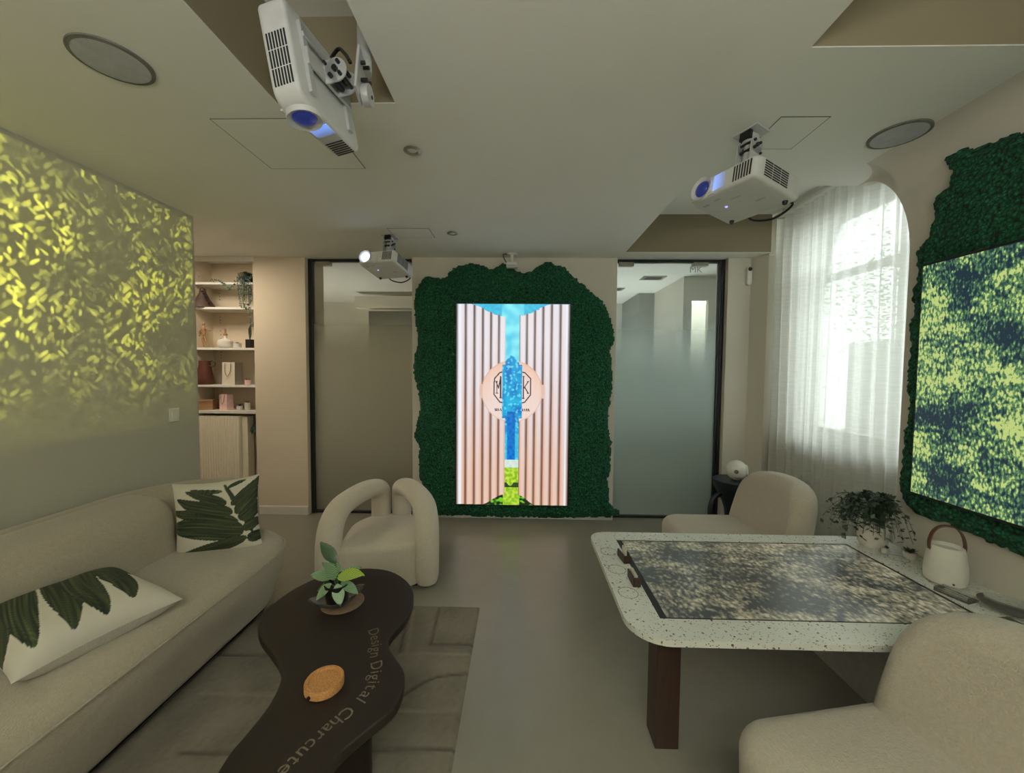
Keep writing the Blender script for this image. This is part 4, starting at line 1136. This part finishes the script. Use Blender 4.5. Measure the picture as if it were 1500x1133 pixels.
# wall device
wd = thing('wall_sensor', 'white capsule device with a black round eye on the right pier', 'sensor', (2.115, BY, 2.335))
soft(rrect(-.024, .024, -.088, .088, .0235, 8), 0, .028, .008, rbot=.002, frame=lambda u, v, h: (u, -h, v)).build('body', M['white'], wd, smooth='auto')
MB().lathe([(.018,0),(.018,.003),(.015,.005),(.002,.005)], 24, Matrix.Translation((0,-.028,.06)) @ Matrix.Rotation(PI/2,4,'X')).build('eye', M['black'], wd, smooth='auto')
sw = thing('light_switch', 'small square white switch low on the leafy left wall', 'switch', (XL, 2.51, 1.125))
MB().box(0, .008, -.036, .036, -.045, .045).build('plate', M['white'], sw, bevel=.002)
MB().box(.008, .011, -.022, .022, -.028, .028).build('rocker', M['white'], sw, bevel=.001)

# ------------------------------------------------------------------ curtain
NF = 900; Y0, Y1 = 1.66, 3.575
def fold(y, z):
    t = (Y1-y); k = z/HZ
    ph = 2*PI*t/.105+1.3*math.sin(t*4.1)+.8*math.sin(t*9.7+1)
    amp = .026*(.75+.35*math.sin(t*5.3+.6))
    drift = .35*math.sin(t*3+2)*(1-k)
    return 2.29+amp*math.sin(ph+drift)+.010*math.sin(2.1*ph+1+drift)+(1-k)*.02*math.sin(t*7)
nu, nv = 520, 26
cu = thing('sheer_curtain', 'floor length white sheer curtain in front of the window', 'curtain', (0,0,0))
vs, fs = quadgrid(nu, nv, lambda a, b: (fold(Y0+(Y1-Y0)*a, .01+(HZ-.05)*b), Y0+(Y1-Y0)*a, .01+(HZ-.055)*b))
mb = MB(); mb.add(vs, fs); mb.build('voile', M['voile'], cu, smooth=True)
rd = thing('curtain_rod', 'white curtain rod fixed under the raised ceiling at the window', 'curtain rod', (2.235, 2.6, HZ-.035))
MB().lathe([(.017,-.90),(.017,.89)], 20, Matrix.Rotation(PI/2,4,'X')).build('rod', M['white'], rd, smooth='auto')
for y in (-.8, .80): MB().box(-.008, .008, y-.008, y+.008, .005, .035).build('rod_bracket', M['white'], rd)

# ------------------------------------------------------------------ alcove shelves, radiator and shelf things
NX0, NX1 = -3.18, -2.585
SZ_ = [2.265, 2.027, 1.635, 1.272, 1.022]
struct(MB().box(NX0-.02, NX1+.02, BY-.012, BY+.0, CZ-.045, CZ-.001).build('trim_6', M['white']))
for i, z in enumerate(SZ_):
    zz0, zz1 = (z-.022, z) if i < 4 else (z-.03, z)
    lb = ['topmost white shelf of the niche, holding the aloe', 'second white shelf of the niche from the top', 'third white shelf of the niche, holding the white bottle', 'fourth white shelf of the niche, holding the brown jug', 'lowest white shelf of the niche, just above the radiator'][i]
    tag(MB().box(NX0+.001, NX1-.001 if i < 4 else NX1-.001, BY+.003, BY+.238, zz0, zz1).build('wall_shelf', M['white'], bevel=.002), lb, 'shelf', 'white shelves in the niche')
# shelf-pin holes
hm = MB()
for z in [2.2, 2.17, 2.14, 1.96, 1.93, 1.9, 1.82, 1.78, 1.74, 1.6, 1.57, 1.54, 1.22, 1.19, 1.16]:
    hm.box(-3.105, -3.097, BY+.2385, BY+.2398, z-.004, z+.004)
struct(hm.build('trim_7', M['ornament']))
ra = thing('radiator', 'cream ribbed panel radiator under the lowest shelf', 'radiator', (0,0,0))
vs = []; 
def radf(a, b):
    x = -3.16+(.41)*a; rib = .006*(1-abs(math.sin(a*PI*16))**3)
    return (x, BY+.0-rib, .335+.63*b)
vs, fs = quadgrid(192, 6, radf); m = MB(); m.add(vs, fs); m.build('front_panel', M['radiator'], ra, smooth=True)
MB().box(-3.16, -2.75, BY+.001, BY+.10, .335, .965).build('body', M['radiator'], ra, bevel=.006)
MB().box(-2.75, -2.69, BY+.03, BY+.12, .33, .962).build('side_panel', M['radiator'], ra, bevel=.004)
m = MB()
for x in (-3.1, -2.82): m.lathe([(.008,.015),(.008,.34)], 12, Matrix.Translation((x, BY+.05, -.015)))
m.build('pipe', M['radiator'], ra, smooth='auto')
YS = BY+.075
NS = 1.04
def spiky(x, y, z, label, potmat, n=12, ln=.06, potr=.03, poth=.05, name='potted_succulent', lmat='leafdark'):
    p = thing(name, label, 'plant', (x, y, z))
    MB().lathe([(potr*.75,0),(potr*.95,.004),(potr,poth),(potr*.88,poth),(potr*.85,poth*.85),(.002,poth*.85)], 24).build('pot', M[potmat], p, smooth='auto')
    m = MB()
    for k in range(n):
        a = k*2.4; leaf_mesh(m, (0,0,poth*.8), (math.cos(a)*.8, math.sin(a)*.8, .5+.09*k), (0,0,1), ln, ln*.22, .12)
    m.build('leaves', M[lmat], p, smooth=True); return p
spiky(-3.246, YS, SZ_[0], 'small aloe in a grey pot on the topmost shelf', 'hair', 12, .08, .036, .045)
tp = trailing('string plant trailing from the topmost shelf over the right side of the niche', (-2.66, YS-.02, SZ_[0]), dict(nstrand=46, seed=11, spread=.10, drop=.34, leafsize=.018, h0=.07, bias=(-.03, -.05), rise=.035, per=18, xlim=(-.3, .068), ylim=(-.085, .10)), 'leaf',
         [(.03,0),(.036,.01),(.04,.06),(.036,.06),(.036,.05),(.002,.05)], 'pot_dark')
# long strands hanging in front
ts = MB(); tl_ = MB(); rnd = random.Random(5)
def strand(pts, k):
    P, _ = catmull([Vector(p) for p in pts], [0]*len(pts), 8); ts.tube(P, .0012, 4, cap=False)
    for j in range(k):
        q = P[int(j/k*len(P))]; d = Vector((rnd.gauss(0,1), rnd.gauss(0,.4), rnd.gauss(0,.7))).normalized(); w = Vector((d.z, 0, -d.x)).normalized(); s = .019*rnd.uniform(.7,1.2)
        o = len(tl_.v); tl_.v += [tuple(q), tuple(q+d*s*.5+w*s*.36), tuple(q+d*s), tuple(q+d*s*.5-w*s*.36)]; tl_.f.append((o,o+1,o+2,o+3))
Yf = BY-.012
strand([(-2.68,BY+.02,2.32),(-2.72,Yf,2.29),(-2.78,Yf,2.22),(-2.82,Yf,2.20),(-2.86,Yf,2.25),(-2.90,Yf,2.275),(-2.98,Yf,2.275)], 60)
strand([(-2.66,BY+.02,2.32),(-2.71,Yf,2.30),(-2.72,Yf,2.2),(-2.71,Yf,2.1),(-2.69,Yf,2.02)], 46)
strand([(-2.64,BY+.02,2.32),(-2.66,Yf,2.28),(-2.66,Yf,2.2),(-2.665,Yf,2.1)], 34)
strand([(-2.62,BY+.02,2.32),(-2.62,Yf,2.26),(-2.61,Yf,2.1),(-2.62,Yf,2.0),(-2.60,Yf,1.85)], 56)
strand([(-2.63,BY+.02,2.32),(-2.60,Yf,2.26),(-2.60,Yf,2.12),(-2.605,Yf,2.05)], 30)
strand([(-2.67,BY+.02,2.32),(-2.69,Yf,2.25),(-2.67,Yf,2.05),(-2.65,Yf,2.01)], 40)
io = (2.66, -(YS-.02), -SZ_[0])
tl_.build('hanging_leaves', M['leafteal'], tp, loc=io); ts.build('hanging_stem', M['leafdark'], tp, loc=io)
# shelf 2 ornament
orn = thing('ornament', 'dark brown cone ornament with beads on the second shelf', 'ornament', (-3.140, YS, SZ_[1]))
MB().lathe([(.11,0),(.105,.012),(.055,.09),(.03,.15),(.022,.19),(.002,.20)], 28).build('cone', M['ornament'], orn, smooth='auto')
m = MB()
for k in range(7): 
    t = k/6; m.lathe([(.002,-.009),(.008,-.005),(.009,0),(.008,.005),(.002,.009)], 10, Matrix.Translation((.035+.075*t, -.05, .155-.13*t)))
m.build('beads', M['black'], orn, smooth=True)
# shelf 3
mn = thing('wooden_mannequin', 'jointed wooden artist figure on the third shelf', 'figurine', (-3.140, YS, SZ_[2]))
MB().lathe([(.035,0),(.035,.008),(.004,.012)], 24).build('base', M['oak'], mn, smooth='auto')
MB().tube([(0,0,.12),(0,0,.15),(0,0,.19),(0,0,.215)], [.014,.016,.02,.008], 12, sub=3).build('torso', M['oak'], mn, smooth=True)
m = MB(); m.lathe([(.002,-.018),(.010,-.012),(.013,0),(.010,.012),(.002,.018)], 14, Matrix.Translation((0,0,.238))); m.build('head', M['oak'], mn, smooth=True)
MB().tube([(0,0,.20),(.03,-.01,.19),(.055,-.012,.178),(.075,-.012,.17)], [.008,.007,.006,.007], 8, sub=3).build('arm', M['oak'], mn, smooth=True)
MB().tube([(0,0,.20),(-.03,-.01,.17),(-.04,-.012,.14),(-.035,-.015,.12)], [.008,.007,.006,.007], 8, sub=3).build('arm', M['oak'], mn, smooth=True)
MB().tube([(.006,0,.12),(.02,0,.07),(.035,0,.035),(.045,0,.012)], [.010,.008,.006,.006], 8, sub=3).build('leg', M['oak'], mn, smooth=True)
MB().tube([(-.006,0,.12),(-.012,0,.07),(-.01,0,.035),(-.008,0,.012)], [.010,.008,.006,.006], 8, sub=3).build('leg', M['oak'], mn, smooth=True)
bt = thing('diffuser_bottle', 'round white bottle with a thin neck on the third shelf', 'bottle', (-2.924, YS, SZ_[2]))
MB().lathe([(.045,0),(.065,.012),(.071,.04),(.066,.068),(.04,.088),(.016,.094),(.013,.10),(.013,.125),(.002,.125)], 32).build('body', M['pot_white'], bt, smooth='auto')
MB().lathe([(.018,.125),(.018,.14),(.008,.145),(.008,.19),(.002,.192)], 16).build('stopper', M['oak'], bt, smooth='auto')
spiky(-2.791, YS-.02, SZ_[2], 'small dark cactus in a round white pot on the third shelf', 'pot_white', 14, .028, .036, .045)
dv = thing('dark_vase', 'dark square vase with upright stems on the third shelf', 'vase', (-2.664, YS-.02, SZ_[2]))
MB().box(-.028, .028, -.028, .028, 0, .085).build('body', M['pot_dark'], dv, bevel=.004)
m = MB()
for k in range(5): m.tube([(0,0,.08),(.006*(k-2),.004,.14),(.005*(k-2),.0,.20+.01*k)], .003, 6, sub=3)
m.build('stems', M['leafdark'], dv, smooth=True)
# shelf 4
jg = thing('brown_jug', 'tall brown ceramic jug with a ring handle on the fourth shelf', 'jug', (-3.140, YS, SZ_[3]))
MB().lathe([(.066,0),(.073,.01),(.07,.07),(.058,.14),(.048,.20),(.048,.235),(.043,.235),(.043,.19),(.002,.18)], 32).build('body', M['terracotta'], jg, smooth='auto')
MB().tube([(.055,-.02,.225),(.10,-.025,.235),(.128,-.028,.215),(.12,-.026,.185),(.085,-.022,.18),(.062,-.02,.19)], .005, 8, sub=6).build('handle', M['ornament'], jg, smooth=True)
def giftbag(name, label, loc, w, d, h, mat, side):
    g = thing(name, label, 'bag', loc, math.radians(-12))
    m = MB(); m.add([(-w,-d,0),(w,-d,0),(w,d,0),(-w,d,0),(-w*.97,-d*.9,h),(w*.97,-d*.9,h),(w*.97,d*.9,h),(-w*.97,d*.9,h)], [(0,3,2,1),(0,1,5,4),(1,2,6,5),(2,3,7,6),(3,0,4,7),(4,5,6,7)])
    m.build('body', M[mat], g, bevel=.001)
    if side: 
        q = MB(); q.add([(w+.001,-d,0),(w+.001,d,0),(w*.97+.001,d*.9,h),(w*.97+.001,-d*.9,h)], [(0,1,2,3)]); q.build('side_fold', M[side], g)
    MB().tube([(-w*.45,-d-.002,h*.97),(-w*.42,-d-.008,h*.6),(0,-d-.010,h*.38),(w*.42,-d-.008,h*.6),(w*.45,-d-.002,h*.97)], .003, 6, sub=6).build('rope_handle', M['cord'], g, smooth=True)
giftbag('gift_bag', 'white speckled gift bag with a rope handle on the fourth shelf', (-2.862, YS, SZ_[3]), .078, .045, .222, 'bag', 'cord')
spiky(-2.687, YS-.03, SZ_[3], 'small plant in a pink brown cup on the fourth shelf', 'pink', 10, .035, .028, .05)
# shelf 5
wbx = thing('wooden_box', 'small brown wooden box on the lowest shelf', 'box', (-3.140, YS, SZ_[4]), math.radians(12))
MB().box(-.085, .085, -.05, .05, 0, .082).build('body', M['oak'], wbx, bevel=.003)
MB().box(-.088, .088, -.053, .053, .082, .1).build('lid', M['oak'], wbx, bevel=.003)
giftbag('gift_bag', 'small pink gift bag on the lowest shelf', (-2.929, YS, SZ_[4]), .045, .038, .155, 'pink', None)
spiky(-2.782, YS-.02, SZ_[4], 'spiky succulent in a small white pot on the lowest shelf', 'pot_white', 12, .04, .027, .042)
spiky(-2.717, YS-.0, SZ_[4], 'taller succulent in a white cup at the right end of the lowest shelf', 'pot_white', 10, .045, .026, .075)
# plant by the radiator
hp_ = thing('houseplant', 'dark leaved houseplant standing right of the radiator', 'plant', (-2.632, BY+.185, 0))
MB().lathe([(.03,0),(.036,.01),(.042,.10),(.038,.10),(.036,.09),(.002,.09)], 28).build('pot', M['pot_dark'], hp_, smooth='auto')
m = MB(); m.tube([(0,0,.09),(.005,-.01,.4),(-.005,-.02,.7),(.0,-.06,.93)], .005, 8, sub=5); m.build('stem', M['leafdark'], hp_, smooth=True)
m = MB()
for (z, a, l) in ((.93,.3,.07),(.94,2.2,.075),(.92,4.0,.07),(.9,5.2,.08),(.95,1.2,.05)): leaf_mesh(m, (0,-.09,z), (.55*math.cos(a),.3*math.sin(a)-.3,-.5+.4*math.sin(a*3)), (0,-.5,1), l, .045, .3)
m.build('leaves', M['leafdark'], hp_, smooth=True)
m = MB()
for (z, a, l) in ((.88,3.4,.09),(.86,4.0,.08),(.85,2.6,.08)): leaf_mesh(m, (0,-.10,z), (.6*math.cos(a),-.4,-.6), (0,-.8,1), l, .05, .3)
m.build('lower_leaves', M['leafteal'], hp_, smooth=True)

# ------------------------------------------------------------------ outside
tag(MB().box(2.62, 12, -4, 12, -.35, -.3).build('pavement', M['pavement']), 'pale pavement outside the window', 'ground', kind='structure')
bd = MB(); bd.box(7.5, 7.8, -2, 9, -.3, 2.1); 
tag(bd.build('garden_wall', M['facade']), 'pale wall across the street seen faintly through the curtain', 'wall')
tr_ = thing('street_tree', 'green tree seen faintly through the sheer curtain', 'tree', (6.2, 6.0, -.3))
MB().tube([(0,0,0),(.05,0,1.2),(0,.05,2.4)], [.09,.07,.04], 10, sub=3).build('trunk', M['ornament'], tr_, smooth=True)
m = MB(); rnd = random.Random(2)
for k in range(5000):
    p = Vector((rnd.gauss(0,.6), rnd.gauss(0,.6), 3+rnd.gauss(0,.55))); d = Vector((rnd.gauss(0,1),rnd.gauss(0,1),rnd.gauss(0,1))).normalized(); w = d.orthogonal().normalized()
    o = len(m.v); m.v += [tuple(p), tuple(p+d*.035+w*.022), tuple(p+d*.07), tuple(p+d*.035-w*.022)]; m.f.append((o,o+1,o+2,o+3))
m.build('crown', M['outleaf'], tr_)

# ------------------------------------------------------------------ light
W = bpy.data.worlds.new('sky'); S.world = W; W.use_nodes = True
nt = W.node_tree; bg = nt.nodes['Background']
sky = nt.nodes.new('ShaderNodeTexSky'); sky.sky_type = 'HOSEK_WILKIE'; sky.turbidity = 9; sky.ground_albedo = .5; sky.sun_direction = (-.5, -.6, .6)
mx = nt.nodes.new('ShaderNodeMix'); mx.data_type = 'RGBA'; mx.inputs[0].default_value = .12; mx.inputs[6].default_value = (.86, .93, .90, 1)
nt.links.new(sky.outputs[0], mx.inputs[7]); nt.links.new(mx.outputs[2], bg.inputs[0]); bg.inputs[1].default_value = 5.0

def area(name, loc, rot, sx, sy, power, col, spread=180):
    l = bpy.data.lights.new(name, 'AREA'); l.shape = 'RECTANGLE'; l.size = sx; l.size_y = sy; l.energy = power; l.color = col; l.spread = math.radians(spread)
    o = bpy.data.objects.new(name, l); COL.objects.link(o); o.location = loc; o.rotation_euler = rot; return o
# daylight just outside the window, aimed in
wp = area('window_portal', (2.60, (WY0+WY1)/2, (WZ0+WZ1)/2), (0, math.radians(90), 0), WZ1-WZ0, WY1-WY0, 1, (1, 1, 1)); wp.data.cycles.is_portal = True
# unseen upward fill light added at the rear to brighten the ceiling
area('rear_fill', (.0, -1.3, 1.9), (math.radians(180), 0, 0), 1.6, .7, 112, (.97, .985, .96))
area('alcove_lamp', (-2.9, 3.0, 2.47), (0, 0, 0), .5, .5, 13, (1, .88, .72))
area('corridor_fill', (1.05, 5.0, .7), (math.radians(180), 0, 0), 1.0, .9, 24, (.92, .97, 1))  # unseen upward fill added low in the corridor to brighten it
area('corridor_fill', (-2.6, 4.7, .6), (math.radians(180), 0, 0), .8, .8, 20, (1, .92, .84))  # second added fill, warmer, behind the left glass door

# projected foliage picture from the overhead projector onto the left wall
def projection():
    l = bpy.data.lights.new('projector_beam', 'SPOT'); l.energy = 230; l.spot_size = math.radians(130); l.spot_blend = 0; l.shadow_soft_size = .004
    o = bpy.data.objects.new('projector_beam', l); COL.objects.link(o)
    o.location = (-.80, 1.16, 2.13)
    # local -z points to -X, local x -> +Y... keep upright
    o.rotation_euler = Matrix(((0, 0, 1), (1, 0, 0), (0, 1, 0))).to_euler()   # columns: x->Y, y->Z, z->X
    l.use_nodes = True; nt = l.node_tree; em = nt.nodes['Emission']
    class N: pass
    t = NT.__new__(NT); t.t = nt
    tc = t.n('ShaderNodeTexCoord'); sp = t.n('ShaderNodeSeparateXYZ'); t.l(tc.outputs['Normal'], sp.inputs[0])
    az = t.math('ABSOLUTE', sp.outputs[2])
    u = t.math('DIVIDE', sp.outputs[0], az); v = t.math('DIVIDE', sp.outputs[1], az)     # tangents
    cb = t.n('ShaderNodeCombineXYZ'); t.l(u, cb.inputs[0]); t.l(v, cb.inputs[1]); vec = cb.outputs[0]
    # warp
    nz = t.n('ShaderNodeTexNoise'); nz.inputs['Scale'].default_value = 5; nz.inputs['Detail'].default_value = 2; t.l(vec, nz.inputs['Vector'])
    wsc = t.n('ShaderNodeVectorMath', operation='SCALE'); wsc.inputs['Scale'].default_value = .045; t.l(nz.outputs['Color'], wsc.inputs[0])
    wv = t.n('ShaderNodeVectorMath', operation='ADD'); t.l(vec, wv.inputs[0]); t.l(wsc.outputs[0], wv.inputs[1])
    tot = None
    for (rot, sc, seed, thr) in ((.75, 23, 0, .40), (-.75, 26, 5, .38), (.1, 31, 9, .36)):
        mp0 = t.n('ShaderNodeMapping'); mp0.inputs['Rotation'].default_value = (0, 0, rot); t.l(wv.outputs[0], mp0.inputs['Vector'])
        mp = t.n('ShaderNodeMapping'); mp.inputs['Scale'].default_value = (2.4, .95, 1); mp.inputs['Location'].default_value = (seed, seed*.7, 0)
        t.l(mp0.outputs[0], mp.inputs['Vector'])
        vo = t.n('ShaderNodeTexVoronoi'); vo.inputs['Scale'].default_value = sc; vo.voronoi_dimensions = '2D'; t.l(mp.outputs[0], vo.inputs['Vector'])
        sc_ = t.n('ShaderNodeSeparateColor'); t.l(vo.outputs['Color'], sc_.inputs[0])
        mr_ = t.n('ShaderNodeMapRange'); t.l(vo.outputs['Distance'], mr_.inputs[0])
        for i_, x_ in ((1, thr), (2, thr*.82), (3, 0), (4, 1)): mr_.inputs[i_].default_value = x_
        on = t.math('GREATER_THAN', sc_.outputs[1], .50)
        br = t.math('MULTIPLY', t.math('MULTIPLY', mr_.outputs[0], on), t.math('POWER', sc_.outputs[0], 1.1))
        tot = br if tot is None else t.math('MAXIMUM', tot, br)
    cl = t.n('ShaderNodeTexNoise'); cl.inputs['Scale'].default_value = 3.6; cl.inputs['Detail'].default_value = 5; cl.inputs['Roughness'].default_value = .62; t.l(vec, cl.inputs['Vector'])
    clr = t.ramp(cl.outputs['Fac'], [(.42, (0.0,)*3), (.58, (1,)*3)])
    val = t.math('MULTIPLY', tot, t.math('ADD', t.math('MULTIPLY', clr, .9), .12))
    # fades: bottom of picture, rectangular limits
    fb = t.n('ShaderNodeMapRange'); fb.interpolation_type = 'SMOOTHSTEP'
    for i, x in ((1, -.72), (2, -.34), (3, 0), (4, 1)): fb.inputs[i].default_value = x
    t.l(v, fb.inputs[0])
    lim = t.math('MULTIPLY', t.math('LESS_THAN', v, .232), t.math('LESS_THAN', u, 1.008)); lim = t.math('MULTIPLY', lim, t.math('GREATER_THAN', u, -1.4)); lim = t.math('MULTIPLY', lim, t.math('GREATER_THAN', v, -.70))
    col = t.mix(clr, rgb(206, 214, 110), rgb(236, 240, 92))
    em.inputs['Strength'].default_value = 1
    s2 = t.math('MULTIPLY', t.math('ADD', t.math('MULTIPLY', val, fb.outputs[0]), .05), lim)
    vm = t.n('ShaderNodeVectorMath', operation='SCALE'); t.l(col, vm.inputs[0]); t.l(s2, vm.inputs['Scale'])
    t.l(vm.outputs[0], em.inputs['Color'])
projection()

GROUPS = {'projector': 'white projectors hung from the ceiling', 'lounge_chair': 'cream lounge chairs at the terrazzo table', 'throw_pillow': 'palm leaf pillows on the sofa',
 'ceiling_speaker': 'round speakers in the ceiling', 'downlight': 'small downlights in the ceiling', 'access_panel': 'white hatches in the ceiling', 'moss_panel': 'green moss panels around the screens',
 'card_holder': 'wooden holders on the terrazzo table', 'glass_tray': 'glass trays on the table strip', 'gift_bag': 'gift bags on the niche shelves', 'potted_succulent': 'small potted plants on the niche shelves', 'corridor_light': 'corridor lights behind the right glass door'}
for ob_ in COL.objects:
    if ob_.parent is None and ob_.name.split('.')[0] in GROUPS: ob_['group'] = GROUPS[ob_.name.split('.')[0]]

# ------------------------------------------------------------------ camera
cam = bpy.data.cameras.new('camera'); co = bpy.data.objects.new('camera', cam); COL.objects.link(co)
cam.sensor_fit = 'HORIZONTAL'; cam.sensor_width = 36; cam.lens = 563/1500*36; cam.clip_start = .02
y, p, r = [math.radians(a) for a in (1.281, 2.588, .478)]
fw = Vector((-math.sin(y)*math.cos(p), math.cos(y)*math.cos(p), -math.sin(p)))
rt = Vector((math.cos(y), math.sin(y), 0)); up = rt.cross(fw)
r2 = math.cos(r)*rt+math.sin(r)*up; u2 = -math.sin(r)*rt+math.cos(r)*up
mt = Matrix((r2, u2, -fw)).transposed().to_4x4(); mt.translation = (0, 0, 1.45)
co.matrix_world = mt
S.camera = co
S.view_settings.view_transform = 'Standard'
S.view_settings.exposure = .15
S.cycles.max_bounces = 8; S.cycles.diffuse_bounces = 4; S.cycles.transparent_max_bounces = 12
S.cycles.sample_clamp_indirect = 4
